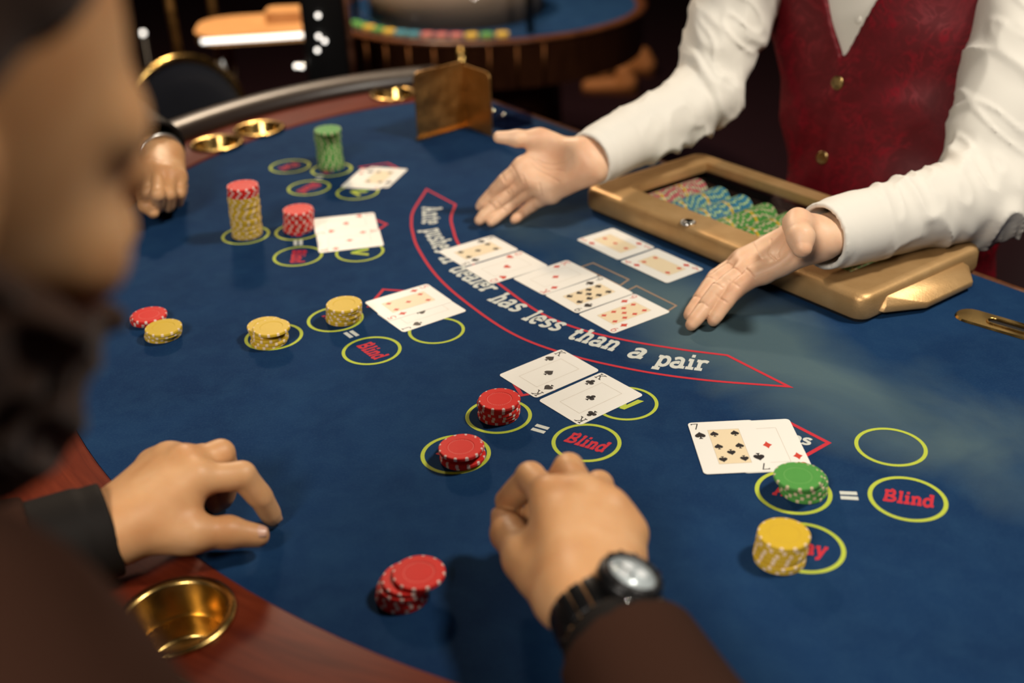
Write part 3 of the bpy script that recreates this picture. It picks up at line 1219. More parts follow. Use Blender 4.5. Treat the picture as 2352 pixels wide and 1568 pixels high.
rg.build('base_plate', BLACKP, tray)
wb.build('well', mat('dark_brown_well', (.035, .018, .012), .6), tray)
# side grip on the right end
gv = [(TL, .030, .010), (TL, .200, .010), (TL, .030 + .012, .026), (TL, .190, .026),
      (TL + .004, .034, .008), (TL + .026, .085, .006), (TL + .026, .175, .006), (TL + .004, .200, .008),
      (TL + .004, .036, .016), (TL + .027, .086, .014), (TL + .027, .174, .014), (TL + .004, .198, .020)]
gf = [(0, 4, 8, 2), (4, 5, 9, 8), (5, 6, 10, 9), (6, 7, 11, 10), (7, 1, 3, 11), (2, 8, 9), (2, 9, 10, 3), (3, 10, 11), (0, 1, 7, 6, 5, 4)]
grip = mesh('side_grip', gv, gf, GOLD, tray)
bevel(grip, .0016, 2, .3)
# lock
lk = MB().lathe([(.0001, 0), (.0105, 0), (.0105, .0022), (.0088, .0030), (.0072, .0012), (.0001, .0012)], 28).build('lock_cylinder', CHROME, tray, True)
lw = at(1580, 512, ZT + .001)
a_ = -tray.rotation_euler[2]
dx, dy = lw[0] - RA[0], lw[1] - RA[1]
lk.location = (dx * math.cos(a_) - dy * math.sin(a_), dx * math.sin(a_) + dy * math.cos(a_), ZT + .0006)
MB().box((0, 0, .0014), (.0012, .006, .0006)).build('keyhole', BLACKP, lk)
# chips standing on edge in the tray, in rows running front to back
rows = []
nrow = 9
xw0, xw1 = FLt - .008, TL - FR + .008
pitch_ = (xw1 - xw0) / nrow
plan = ['pink', 'blue', 'blue', 'green', 'green', 'green', 'blue', 'green', 'green']
front = [None, None, None, 'yellow', 'yellow', 'yellow', 'black', 'yellow', 'yellow']
ang_t = tray.rotation_euler[2]
for r_ in range(nrow):
    xc = xw0 + pitch_ * (r_ + .5)
    cnt = 27
    yy = y0 + .0075
    for i in range(cnt):
        c = plan[r_]
        if i == 0 and front[r_]:
            c = front[r_]
        elif i in (9, 18):
            c = 'yellow'
        if r_ == 0 and i < 3:
            continue
        p = loc2w(xc + random.uniform(-.0004, .0004), yy + i * (CTH + .0011))
        o = link('poker_chip', chip_me[c])
        tilt = random.uniform(.10, .16) if i else .20
        o.rotation_mode = 'XYZ'
        R_ = Matrix.Rotation(ang_t, 4, 'Z') @ Matrix.Rotation(math.pi / 2 - tilt, 4, 'X') @ Matrix.Rotation(random.uniform(0, 6.28), 4, 'Z')
        o.matrix_world = Matrix.Translation((p[0], p[1], T + zb + CR + .0012)) @ R_
        pos = ['leftmost', 'second', 'third', 'fourth', 'middle', 'sixth', 'seventh', 'eighth', 'rightmost'][r_]
        if i == 0 and front[r_]:
            lab = '%s chip at the front of the %s row inside the glazed tray' % (c, pos)
            gp = None
        elif c == 'yellow':
            lab = 'yellow marker chip in the %s row inside the glazed tray, %s one' % (pos, 'nearer' if i == 9 else 'farther')
            gp = None
        else:
            lab = '%s chip, %s from the front, standing on edge in the %s tray row' % (c, ('first' if i == 0 else ORD[i]), pos)
            gp = '%s chips in the %s tray row' % (c, pos)
        tag(o, lab, 'chip', gp)

# ------------------------------------------------------------------ bill slot
sa, sb = at(2232, 724, .002)[:2], at(2352, 759, .002)[:2]
sd = nrm(sb - sa)
slot = empty('bill_slot', (sa[0], sa[1], T), math.atan2(sd[1], sd[0]), 'polished brass drop slot plate set into the felt right of the chip tray', 'slot')
SLl, SW = .15, .0185


def stadium(x0, x1, r, n=12):
    return [(x0 - r * math.sin(a), r * math.cos(a)) for a in np.linspace(0, math.pi, n)] + [(x1 + r * math.sin(a), -r * math.cos(a)) for a in np.linspace(0, math.pi, n)]


so, si = stadium(0, SLl, SW), stadium(.026, SLl - .012, .0075)
mb = MB()
so2 = stadium(0, SLl, SW - .002)
mb.poly(list(reversed(so2)), .0024, [list(reversed(si))])
N = len(so)
mb.add([(*p, .0003) for p in so] + [(*p, .0024) for p in so2], [(k, N + k, N + (k + 1) % N, (k + 1) % N) for k in range(N)])
N = len(si)
mb.add([(*p, .0024) for p in si] + [(*p, .0004) for p in si], [(k, (k + 1) % N, N + (k + 1) % N, N + k) for k in range(N)])
mb.build('slot_plate', BRASS, slot)
mb = MB()
mb.poly(list(reversed(si)), .0005)
mb.build('slot_opening', DARK, slot)
mb = MB()
mb.tube([(*p, .0028) for p in si + [si[0]]], .0014, 8, False)
mb.build('slot_rim', BRASS, slot, True)

# ------------------------------------------------------------------ brass discard holder and acrylic box
b1, b2, b3 = at(960, 322), at(1072, 290), at(1131, 314)
hold = empty('discard_holder', (b2[0], b2[1], T), 0, 'folded brass plate card holder standing at the far end of the felt', 'card holder')
bz = np.array([b2[0], b2[1], T])


def panel(name, p, q, ht, th, m, parent, top=(0, 0)):
    p, q = np.array(p[:2]), np.array(q[:2])
    d = nrm(q - p)
    nn = np.array([-d[1], d[0]]) * th / 2
    mb = MB()
    r = .012
    L = np.linalg.norm(q - p)
    prof = [(0, .0004), (L, .0004)] + [(L, ht - r)] + [(L - r + r * math.cos(a), ht - r + r * math.sin(a)) for a in np.linspace(0, math.pi / 2, 6)][1:] + [(r * .3, ht), (0, ht - r * .3)]
    v = []
    for s in (-1, 1):
        for x, z in prof:
            w_ = p + d * x + nn * s
            v.append((w_[0] - bz[0], w_[1] - bz[1], z))
    n_ = len(prof)
    f = [tuple(reversed(range(n_))), tuple(range(n_, 2 * n_))] + [(i, (i + 1) % n_, n_ + (i + 1) % n_, n_ + i) for i in range(n_)]
    return mesh(name, v, f, m, parent)


panel('side_plate', b2, b1, .118, .0022, BRASSD, hold)
panel('side_plate', b2, b3, .112, .0022, BRASSD, hold)
d1 = nrm((b1 - b2)[:2])
nn1 = np.array([d1[1], -d1[0]])
if nn1[1] > 0:
    nn1 = -nn1
cc = (b1[:2] + b2[:2]) / 2 - bz[:2] + nn1 * .004
MB().box((cc[0], cc[1], .0025), (np.linalg.norm((b1 - b2)[:2]) + .012, .008, .004), (np.array([*d1, 0]), np.array([*nn1, 0]), np.array([0, 0, 1.]))).build('base_lip', BRASS, hold)
c_ = at(1165, 283)
acr = empty('acrylic_box', (c_[0], c_[1], T), math.atan2(EDGE_D[1], EDGE_D[0]), 'small clear acrylic tray with bright screws beside the brass holder', 'box')
m_acr = m_glass('clear_acrylic', (.75, .72, .78))
for x_, y_, sx, sy in ((0, .028, .075, .003), (0, -.028, .075, .003), (-.036, 0, .003, .053), (.036, 0, .003, .053)):
    MB().box((x_, y_, .0135), (sx, sy, .026)).build('side_wall', m_acr, acr)
MB().box((0, 0, .0012), (.075, .059, .0016)).build('base_sheet', m_acr, acr)
for x_ in (-.03, 0.0, .03):
    MB().lathe([(.0001, 0), (.004, 0), (.004, .002), (.0025, .004), (.0001, .0045)], 14, (x_, -.028, .0268)).build('screw', CHROME, acr, True)

# ------------------------------------------------------------------ brass cup holders in the rail


def cup(px, py, label, z=.004):
    p = at(px, py, z)
    root = empty('cup_holder', (p[0], p[1], T + .003), 0, label, 'cup holder', 'brass cups sunk in the wooden rail')
    pr = [(.0001, -.050), (.030, -.050), (.033, -.047), (.0345, -.030), (.0350, -.0285), (.0362, -.027), (.038, .001), (.0395, .003), (.043, .0042), (.0465, .003), (.047, .0006), (.0455, .0004), (.0400, .0004), (.0385, -.001), (.0372, -.052), (.0001, -.052)]
    MB().lathe(pr, 48).build('cup_liner', BRASS, root, True)
    MB().lathe([(.0001, -.0495), (.003, -.0495), (.0025, -.047), (.0001, -.046)], 14).build('centre_rivet', BRASS, root, True)
    return root


CUPS = [(405, 1415, 'large brass cup holder in the near rail below the relaxed hand'), (498, 330, 'brass cup holder in the far rail closest to the fist'),
        (595, 296, 'brass cup holder in the far rail, middle of three'), (903, 216, 'brass cup holder in the far rail beside the brass card holder')]
cup_xy = []
for x, y, l in CUPS:
    p = at(x, y, .004)
    cup_xy.append(p[:2])
    cup(x, y, l)


def drill(obj):
    """round openings in the rail for the cups"""
    mb = MB()
    for c in cup_xy:
        mb.lathe([(.0412, -.2), (.0412, .2)], 40, (c[0], c[1], T))
    cut = mb.build('cutter', None)
    md = obj.modifiers.new('openings', 'BOOLEAN')
    md.object = cut
    md.operation = 'DIFFERENCE'
    md.solver = 'EXACT'
    dg = bpy.context.evaluated_depsgraph_get()
    me = bpy.data.meshes.new_from_object(obj.evaluated_get(dg))
    obj.modifiers.clear()
    old = obj.data
    obj.data = me
    bpy.data.objects.remove(cut)


drill(rail)
# ------------------------------------------------------------------ organic shapes from blended rounded bones


def d_cone(P, a, b, ra, rb):
    a = np.asarray(a, float)
    b = np.asarray(b, float)
    ab = b - a
    t = np.clip(((P - a) @ ab) / max(ab @ ab, 1e-12), 0, 1)
    d = P - a - t[:, None] * ab
    return np.sqrt(np.einsum('ij,ij->i', d, d)) - (ra + t * (rb - ra))


def d_ell(P, c, r, ax=None):
    Q = P - np.asarray(c)
    if ax is not None:
        Q = Q @ np.asarray(ax).T
    r = np.asarray(r, float)
    k0 = np.linalg.norm(Q / r, axis=1)
    k1 = np.linalg.norm(Q / (r * r), axis=1) + 1e-9
    return k0 * (k0 - 1) / k1


def smin(a, b, k):
    h = np.maximum(k - np.abs(a - b), 0) / k
    return np.minimum(a, b) - h * h * k * .25


def smax(a, b, k):
    return -smin(-a, -b, k)


def nets(fn, lo, hi, res):
    """smooth surface mesh of fn(P)<0"""
    lo = np.asarray(lo, float)
    hi = np.asarray(hi, float)
    n = np.maximum(np.ceil((hi - lo) / res).astype(int) + 1, 4)
    ax = [lo[i] + np.arange(n[i]) * res for i in range(3)]
    # coarse pass finds the cells worth sampling
    F = np.empty(n, np.float32)
    st = 4
    cax = [np.append(a[::st], a[-1]) for a in ax]
    cg = np.stack(np.meshgrid(*cax, indexing='ij'), -1).reshape(-1, 3)
    cv = fn(cg).reshape([len(a) for a in cax])
    # fill every fine sample from the coarse cell, then resample the near ones
    ci = [np.minimum(np.round(np.arange(n[i]) / st).astype(int), len(cax[i]) - 1) for i in range(3)]
    F[:] = cv[np.ix_(*ci)]
    near = np.abs(F) < res * st * 2.2
    idx = np.argwhere(near)
    for s in range(0, len(idx), 400000):
        q = idx[s:s + 400000]
        F[q[:, 0], q[:, 1], q[:, 2]] = fn(lo + q * res)
    S = F < 0
    c = n - 1
    cnt = np.zeros(c, np.int8)
    for dx in (0, 1):
        for dy in (0, 1):
            for dz in (0, 1):
                cnt += S[dx:dx + c[0], dy:dy + c[1], dz:dz + c[2]]
    cells = np.argwhere((cnt > 0) & (cnt < 8))
    vid = -np.ones(c, np.int64)
    vid[cells[:, 0], cells[:, 1], cells[:, 2]] = np.arange(len(cells))
    acc = np.zeros((len(cells), 3))
    num = np.zeros(len(cells))
    offs = [(i, j, k) for i in (0, 1) for j in (0, 1) for k in (0, 1)]
    for a in offs:
        for d in range(3):
            if a[d]:
                continue
            b = list(a)
            b[d] = 1
            A = cells + np.array(a)
            B = cells + np.array(b)
            fa = F[A[:, 0], A[:, 1], A[:, 2]].astype(float)
            fb = F[B[:, 0], B[:, 1], B[:, 2]].astype(float)
            m = (fa < 0) != (fb < 0)
            t = np.where(m, fa / np.where(m, fa - fb, 1), 0)
            acc += np.where(m[:, None], A + t[:, None] * (B - A), 0)
            num += m
    V = lo + acc / num[:, None] * res
    Q = []
    for d in range(3):
        e1, e2 = (d + 1) % 3, (d + 2) % 3
        sl0 = [slice(None)] * 3
        sl1 = [slice(None)] * 3
        sl0[d] = slice(0, -1)
        sl1[d] = slice(1, None)
        a, b = S[tuple(sl0)], S[tuple(sl1)]
        ed = np.argwhere(a != b)
        ok = (ed[:, e1] > 0) & (ed[:, e2] > 0) & (ed[:, e1] < c[e1]) & (ed[:, e2] < c[e2])
        ed = ed[ok]
        ins = a[ed[:, 0], ed[:, 1], ed[:, 2]]

        def cell(o1, o2):
            q = ed.copy()
            q[:, e1] -= o1
            q[:, e2] -= o2
            return vid[q[:, 0], q[:, 1], q[:, 2]]
        quad = np.stack([cell(1, 1), cell(0, 1), cell(0, 0), cell(1, 0)], 1)
        quad[~ins] = quad[~ins][:, ::-1]
        Q.append(quad)
    return V, np.concatenate(Q)


def join(parts):
    V = []
    Q = []
    k = 0
    for v, q in parts:
        V.append(v)
        Q.append(q + k)
        k += len(v)
    return np.concatenate(V), np.concatenate(Q)


def np_mesh(name, V, Q, m, parent, origin=(0, 0, 0)):
    me = bpy.data.meshes.new(name)
    V = V - np.asarray(origin)
    me.vertices.add(len(V))
    me.vertices.foreach_set('co', V.astype(np.float32).ravel())
    me.loops.add(Q.size)
    me.loops.foreach_set('vertex_index', Q.astype(np.int32).ravel())
    me.polygons.add(len(Q))
    me.polygons.foreach_set('loop_start', np.arange(0, Q.size, 4, dtype=np.int32))
    me.update(calc_edges=True)
    me.validate()
    return link(name, me, m, parent, True)


def bounds(pts, pad):
    p = np.array(pts)
    return p.min(0) - pad, p.max(0) + pad


FING = ('index', 'middle', 'ring', 'little')
FRAD = dict(index=(.0104, .0092, .0082, .0068), middle=(.0106, .0094, .0084, .0070), ring=(.0102, .0088, .0078, .0066), little=(.0090, .0076, .0068, .0058))


def J(q):
    """(px, py, height) or ('w', x, y, z above felt)"""
    if q[0] == 'w':
        return np.array([q[1], q[2], T + q[3]])
    return at(*q)


def hand(spec, elbow, palm_n, res=.0018, fat=1.0, wr=.024, arm_len=.12, sheet=True):
    """bones -> (V,Q) of one hand with a length of forearm; palm_n points out of the palm"""
    w_ = J(spec['wrist'])
    elbow = np.asarray(elbow, float)
    fj = {f: [J(q) for q in spec[f]] for f in FING}
    tj = [J(q) for q in spec['thumb']]
    pn = nrm(palm_n)
    arm = nrm(elbow - w_)
    mc = (fj['index'][0] + fj['little'][0]) / 2
    lat = nrm(fj['index'][0] - fj['little'][0])
    wl = nrm(lat - arm * (lat @ arm))
    allp = [w_, w_ + arm * arm_len] + tj + [p for f in FING for p in fj[f]]
    lo, hi = bounds(allp, .034)

    def fn(P):
        # wrist and forearm: two bones side by side
        d = None
        e = w_ + arm * arm_len
        for s in (-1, 1):
            q = d_cone(P, w_ + wl * s * wr * .42, e + wl * s * wr * .42, wr * .80, wr * 1.02)
            d = q if d is None else smin(d, q, .014)
        # metacarpals
        wk = {'index': .55, 'middle': .18, 'ring': -.18, 'little': -.55}
        for f in FING:
            m0 = w_ + wl * wk[f] * wr
            r1 = FRAD[f][0] * 1.16 * fat
            d = smin(d, d_cone(P, m0, fj[f][0], wr * .66, r1), .016)
        for a, b in (('index', 'middle'), ('middle', 'ring'), ('ring', 'little')):
            d = smin(d, d_cone(P, fj[a][0], fj[b][0], FRAD[a][0] * fat, FRAD[b][0] * fat), .008)
        for a, b in (('index', 'middle'), ('middle', 'ring'), ('ring', 'little')):
            mm = (fj[a][0] + fj[b][0]) / 2 + pn * .0015
            d = smin(d, d_cone(P, w_ + wl * (wk[a] + wk[b]) / 2 * wr + pn * .002, mm, wr * .62, .0108 * fat), .014)
        # heel of the hand and ball of the thumb, on the palm side
        hy = w_ * .45 + fj['little'][0] * .55 + pn * .007
        d = smin(d, d_cone(P, w_ * .8 + fj['little'][0] * .2 + pn * .004 - wl * wr * .35, hy, .0125 * fat, .0115 * fat), .014)
        th = d_cone(P, tj[0], tj[1], .0168 * fat, .0128 * fat * spec.get('tf', 1.0))
        d = smin(d, th, .018)
        web = d_cone(P, tj[0] * .35 + tj[1] * .65, fj['index'][0] * .7 + w_ * .3, .0085 * fat, .0100 * fat)
        d = smin(d, web, .018)
        d = smin(d, d_cone(P, tj[1] * .85 + tj[0] * .15, fj['index'][0] * .95 + w_ * .05, .0055 * fat, .0070 * fat), .014)
        if spec.get('cup'):
            pc = (w_ + fj['index'][0] + fj['middle'][0] + fj['ring'][0] + fj['little'][0]) / 5 + pn * .0545
            d = smax(d, -(np.linalg.norm(P - pc, axis=1) - .043), .014)
        palm = d
        out = palm
        for f in FING:
            j = fj[f]
            R = [q * fat for q in FRAD[f]]
            g = d_cone(P, j[0], j[1], R[0], R[1])
            g = smin(g, d_cone(P, j[1], j[2], R[1] * 1.0, R[2]), .004)
            g = smin(g, d_cone(P, j[2], j[3], R[2], R[3]), .004)
            g = smin(g, np.linalg.norm(P - (j[1] - pn * .0008), axis=1) - R[1] * 1.03, .005)
            # fleshy pads between joints
            for a, b in ((0, 1), (1, 2), (2, 3)):
                g = smin(g, d_cone(P, j[a] * .65 + j[b] * .35 + pn * .0008, j[a] * .3 + j[b] * .7 + pn * .0008, R[b], R[b]), .006)
            out = np.minimum(out, smin(palm, g, .007))
        tf = spec.get('tf', 1.0)
        g = d_cone(P, tj[1], tj[2], .0124 * fat * tf, .0110 * fat * tf)
        g = smin(g, d_cone(P, tj[2], tj[3], .0114 * fat * tf, .0084 * fat * tf), .006)
        out = np.minimum(out, smin(palm, g, .010))
        # tendons / knuckle heads on the back
        for f in FING:
            out = smin(out, np.linalg.norm(P - (fj[f][0] - pn * .0045), axis=1) - FRAD[f][0] * .80 * fat, .008)
        return out
    if not spec.get('cup'):
        return nets(fn, lo, hi, res)
    # creases on the palm side: across the finger joints and along the palm
    def touch(p):
        ts = np.linspace(.05, -.01, 240)
        d = fn(p + ts[:, None] * pn)
        k = int(np.argmax(d < 0))
        return p + ts[k] * pn if d[k] < 0 else None
    gr = []
    for f in FING:
        j = fj[f]
        for a, b, t, k in ((0, 1, .42, .9), (1, 2, 0.02, .8), (2, 3, 0.02, .75)):
            c0 = j[a] * (1 - t) + j[b] * t
            cr = nrm(np.cross(nrm(j[b] - j[a]), pn))
            pts = [touch(c0 + cr * u * FRAD[f][1] * k * fat) for u in (-1, -.33, .33, 1)]
            pts = [q for q in pts if q is not None]
            gr += [(pts[i], pts[i + 1], .00085) for i in range(len(pts) - 1)]
    mi, ml, mm_, mr_ = fj['index'][0], fj['little'][0], fj['middle'][0], fj['ring'][0]
    ex = nrm(mi - ml)
    for path in ([mi * .72 + w_ * .28 + ex * .008, mi * .55 + w_ * .35 + mm_ * .10, mm_ * .45 + w_ * .55, mm_ * .22 + w_ * .78],
                 [mi * .78 + w_ * .22 + ex * .008, mm_ * .70 + w_ * .30, mr_ * .60 + w_ * .40, ml * .55 + w_ * .45],
                 [mm_ * .86 + w_ * .14 + ex * .006, mr_ * .80 + w_ * .20, ml * .78 + w_ * .22 - ex * .006]):
        fine_ = smooth3(path)
        pts = [touch(q) for q in fine_]
        pts = [q for q in pts if q is not None]
        gr += [(pts[i], pts[i + 1], .0008) for i in range(len(pts) - 1)]

    def fn2(P):
        d = fn(P)
        near = np.abs(d) < .004
        if near.any():
            Pn = P[near]
            g = np.full(len(Pn), 1.0)
            for a, b, r in gr:
                q = Pn - (a + b) / 2
                mk = np.einsum('ij,ij->i', q, q) < (np.linalg.norm(b - a) / 2 + .005) ** 2
                if mk.any():
                    g[mk] = np.minimum(g[mk], d_cone(Pn[mk], a, b, r, r))
            d[near] = smax(d[near], -g, .0012)
        return d
    return nets(fn2, lo, hi, .0013)


def smooth3(pts, n=5):
    out = []
    for i in range(len(pts) - 1):
        p0 = pts[i - 1] if i else 2 * pts[0] - pts[1]
        p1, p2 = pts[i], pts[i + 1]
        p3 = pts[i + 2] if i + 2 < len(pts) else 2 * pts[-1] - pts[-2]
        for t in np.arange(n) / n:
            out.append(.5 * (2 * p1 + (p2 - p0) * t + (2 * p0 - 5 * p1 + 4 * p2 - p3) * t * t + (3 * p1 - p0 - 3 * p2 + p3) * t ** 3))
    return out + [pts[-1]]


def nail(tip, dirv, back, wd, ln, parent, m=NAIL):
    """thin curved plate on the back of a fingertip"""
    d = nrm(dirv)
    b = nrm(np.asarray(back) - d * (np.asarray(back) @ d))
    s = np.cross(d, b)
    v = []
    f = []
    nu, nv = 7, 7
    for i in range(nu):
        for k in range(nv):
            u = -1 + 2 * i / (nu - 1)
            t = k / (nv - 1)
            wdt = wd * (1 - .25 * t ** 4)
            v.append(tip + s * u * wdt + d * (t - .5) * ln * (1 - .12 * u * u) - b * (u * u * wd * .42 + (t - .4) ** 2 * .0012))
    for i in range(nu - 1):
        for k in range(nv - 1):
            f.append((i * nv + k, (i + 1) * nv + k, (i + 1) * nv + k + 1, i * nv + k + 1))
    o = mesh('fingernail', v, f, m, parent, True)
    sol = o.modifiers.new('thickness', 'SOLIDIFY')
    sol.thickness = .0005
    return o


def vnoise(Q):
    i = np.floor(Q)
    f = Q - i
    u = f * f * (3 - 2 * f)
    r = 0
    for a in (0, 1):
        for b in (0, 1):
            for c in (0, 1):
                h = np.sin((i[:, 0] + a) * 127.1 + (i[:, 1] + b) * 311.7 + (i[:, 2] + c) * 74.7) * 43758.5453
                h = h - np.floor(h)
                r = r + h * np.abs(1 - a - u[:, 0]) * np.abs(1 - b - u[:, 1]) * np.abs(1 - c - u[:, 2])
    return r


def folds(P, a, b, amp, wav, seed):
    """cloth folds running obliquely across the sleeve between a and b"""
    ab = b - a
    L = np.linalg.norm(ab)
    u = ab / L
    x = nrm(np.cross(u, (.31, .22, .93)))
    y = np.cross(u, x)
    D = P - a
    s, px, py = D @ u, D @ x, D @ y
    q = np.stack([(s + .55 * px - .25 * py) / wav + seed * 3.7, px / (wav * 2.0) + seed * 1.3, py / (wav * 2.0) - seed * 2.1], 1)
    n1 = vnoise(q) * 2 - 1
    rid = np.maximum(1 - np.abs(n1) * 2.4, 0) ** 1.5
    n3 = vnoise(q * 1.9 + 7.3) * 2 - 1
    rid = rid + .5 * np.maximum(1 - np.abs(n3) * 2.6, 0) ** 1.5 - .35
    q2 = np.stack([(s - .4 * px) / (wav * 2.2) - seed, px / (wav * 2.4), py / (wav * 2.4) + seed], 1)
    n2 = vnoise(q2) * 2 - 1
    return -amp * (1.1 * rid + 1.3 * n2)


def sleeve(joints, radii, cuff_r, seed, amp, res=.0032, inner=True, elbow_amp=2.2, cuff=True):
    """joints wrist(cuff end) -> elbow -> shoulder"""
    jw, je, js = [np.asarray(q, float) for q in joints]
    rw, re, rs = radii
    u = nrm(je - jw)
    v = nrm(js - je)
    lo, hi = bounds([jw, je, js], max(radii) + .03)

    def fn(P):
        d = d_cone(P, jw, je, rw, re)
        d = smin(d, d_cone(P, je, js, re, rs), .02)
        sw = (P - jw) @ u
        near = np.exp(-(np.linalg.norm(P - je, axis=1) / .085) ** 2)
        nw = np.clip((sw - .055) / .05, 0, 1)
        A = (.75 + elbow_amp * .6 * near) * nw
        f1 = folds(P, jw, je, amp, .042, seed)
        f2 = folds(P, je, js, amp, .050, seed + 2)
        far = np.clip(((P - je) @ v) / .06, 0, 1)
        d = d + A * (f1 * (1 - far) + f2 * far)
        # cuff: a plain cylinder with a cut end
        if cuff:
            c = smax(d_cone(P, jw - u * .05, jw + u * .06, cuff_r, cuff_r * 1.04), -(sw), .003)
            c = smax(c, sw - .062, .004)
            d = smin(smax(d, -(sw - .02), .004), c, .006)
        else:
            d = smax(d, -sw, .003)
        if inner:
            d = smax(d, -d_cone(P, jw - u * .08, jw + u * .035, cuff_r - .0042, cuff_r - .006), .0015)
        return d
    return nets(fn, lo - .01, hi + .01, res)


def frame_axes(f):
    f = nrm((f[0], f[1], 0))
    r = np.array([f[1], -f[0], 0])       # person's right
    return r, f, np.array([0, 0, 1.])


def head_sdf(Q, neck_end=None):
    d = d_ell(Q, (0, -.012, .038), (.076, .096, .090))
    d = smin(d, d_ell(Q, (0, .030, -.015), (.064, .066, .080)), .03)
    d = smin(d, d_ell(Q, (0, .042, -.080), (.040, .042, .036)), .035)
    Qs = Q.copy()
    Qs[:, 0] = np.abs(Qs[:, 0])
    d = smin(d, d_cone(Qs, (.052, .005, -.055), (.020, .062, -.095), .020, .018), .025)   # jaw line
    d = smin(d, d_cone(Qs, (.020, .086, .026), (.050, .066, .026), .011, .011), .014)       # brow
    d = smin(d, d_ell(Qs, (.046, .062, -.022), (.020, .020, .018)), .02)                     # cheek bones
    d = smax(d, -d_ell(Qs, (.031, .096, .006), (.017, .014, .011)), .014)                     # eye sockets
    d = smin(d, d_cone(Q, (0, .092, .012), (0, .112, -.028), .007, .011), .010)              # nose
    d = smin(d, d_ell(Qs, (.010, .103, -.030), (.009, .009, .007)), .006)
    d = smin(d, d_ell(Q, (0, .093, -.053), (.022, .010, .006)), .006)                        # lips
    d = smin(d, d_ell(Q, (0, .091, -.064), (.019, .010, .006)), .006)
    e = d_ell(Qs, (.031, .086, .006), (.0125, .0125, .0125))
    d = np.minimum(d, e)
    ear = smax(d_ell(Qs, (.079, -.008, .000), (.008, .020, .032)), -d_ell(Qs, (.088, -.002, .004), (.007, .011, .018)), .005)
    d = smin(d, ear, .006)
    if neck_end is not None:
        d = smin(d, d_cone(Q, (0, -.018, -.05), neck_end, .050, .054), .03)             # neck
    return d


def head_mesh(c, face, up, s=1.0, res=.0035, neck_end=(0, -.03, -.175)):
    """c: centre between the ears; face: direction of gaze"""
    f = nrm(face)
    r = nrm(np.cross(f, up))
    u = np.cross(r, f)
    A = np.array([r, f, u])
    c = np.asarray(c)

    def fn(P):
        return head_sdf(((P - c) @ A.T) / s, neck_end) * s
    return nets(fn, c - .2 * s, c + .2 * s, res)


def hair_mesh(c, face, up, s=1.0, res=.004):
    f = nrm(face)
    r = nrm(np.cross(f, up))
    u = np.cross(r, f)
    A = np.array([r, f, u])
    c = np.asarray(c)

    def fn(P):
        Q = ((P - c) @ A.T) / s
        Qs = Q.copy()
        Qs[:, 0] = np.abs(Qs[:, 0])
        d = d_ell(Q, (0, -.016, .044), (.084, .102, .096))
        k = .003 * np.sin(Q[:, 0] * 160 + 2 * np.sin(Q[:, 1] * 60)) + .002 * np.sin(Q[:, 2] * 130 + Q[:, 1] * 90)
        d = d + k
        d = smax(d, -(Q[:, 2] - .030 - .9 * (Q[:, 1] - .0)), .02)       # hairline slopes back
        d = smax(d, Q[:, 1] - .072, .012)
        nape = d_ell(Q, (0, -.070, -.02), (.055, .035, .06))
        d = smin(d, nape, .02)
        return d * s
    return nets(fn, c - .15 * s, c + .17 * s, res)


def beard_mesh(c, face, up, s=1.0, res=.0035):
    f = nrm(face)
    r = nrm(np.cross(f, up))
    u = np.cross(r, f)
    A = np.array([r, f, u])
    c = np.asarray(c)

    def fn(P):
        Q = ((P - c) @ A.T) / s
        Qs = Q.copy()
        Qs[:, 0] = np.abs(Qs[:, 0])
        d = head_sdf(Q) - .0085
        d = d + .0022 * np.sin(Q[:, 0] * 300 + 3 * np.sin(Q[:, 2] * 90)) + .0018 * np.sin(Q[:, 2] * 240 + Q[:, 1] * 170)
        lim = Q[:, 2] + .006 + .50 * np.clip(Q[:, 1], -.02, .09)         # sideburn to the corner of the mouth
        d = smax(d, lim, .008)
        d = smax(d, -(Q[:, 1] + .010 + .25 * (Q[:, 2] + .06)), .010)
        d = smin(d, d_ell(Q, (0, .070, -.112), (.034, .032, .030)), .03)
        mouth = d_ell(Q, (0, .104, -.058), (.020, .018, .007))
        d = smax(d, -mouth, .005)
        return d * s
    return nets(fn, c - .17 * s, c + .15 * s, res)


# ---------------------------------------------------------------- the dealer
H = {}
H['dealer_left'] = dict(wrist=(1868, 548, .088),
    index=[(1752, 624, .056), (1690, 664, .040), (1662, 700, .026), (1638, 736, .012)],
    middle=[(1726, 610, .057), (1651, 666, .038), (1618, 708, .023), (1588, 746, .011)],
    ring=[(1711, 602, .054), (1636, 650, .036), (1606, 692, .022), (1583, 724, .011)],
    little=[(1703, 597, .048), (1644, 634, .034), (1621, 664, .022), (1600, 692, .012)],
    thumb=[(1866, 545, .088), (1829, 514, .114), (1839, 545, .115), (1842, 569, .107)], tf=1.30, cup=1)
H['dealer_right'] = dict(wrist=(1350, 368, .098),
    index=[(1200, 382, .085), (1160, 415, .066), (1130, 446, .044), (1103, 474, .026)],
    middle=[(1218, 406, .072), (1166, 445, .046), (1133, 476, .028), (1101, 506, .013)],
    ring=[(1236, 424, .060), (1185, 458, .036), (1157, 484, .022), (1128, 510, .011)],
    little=[(1268, 448, .048), (1224, 470, .027), (1203, 487, .017), (1181, 505, .011)],
    thumb=[(1306, 346, .104), (1238, 318, .120), (1188, 318, .122), (1146, 315, .124)], cup=1)
H['player_left'] = dict(wrist=(252, 1215, .048),
    index=[(452, 1100, .070), (556, 1092, .062), (600, 1143, .036), (626, 1188, .010)],
    middle=[(425, 1066, .074), (507, 1042, .070), (525, 1095, .040), (512, 1150, .012)],
    ring=[(390, 1058, .068), (470, 1050, .060), (500, 1100, .034), (495, 1160, .010)],
    little=[(350, 1072, .058), (420, 1066, .048), (455, 1100, .028), (470, 1150, .008)],
    thumb=[(320, 1215, .046), (440, 1226, .038), (525, 1222, .030), (592, 1230, .022)])
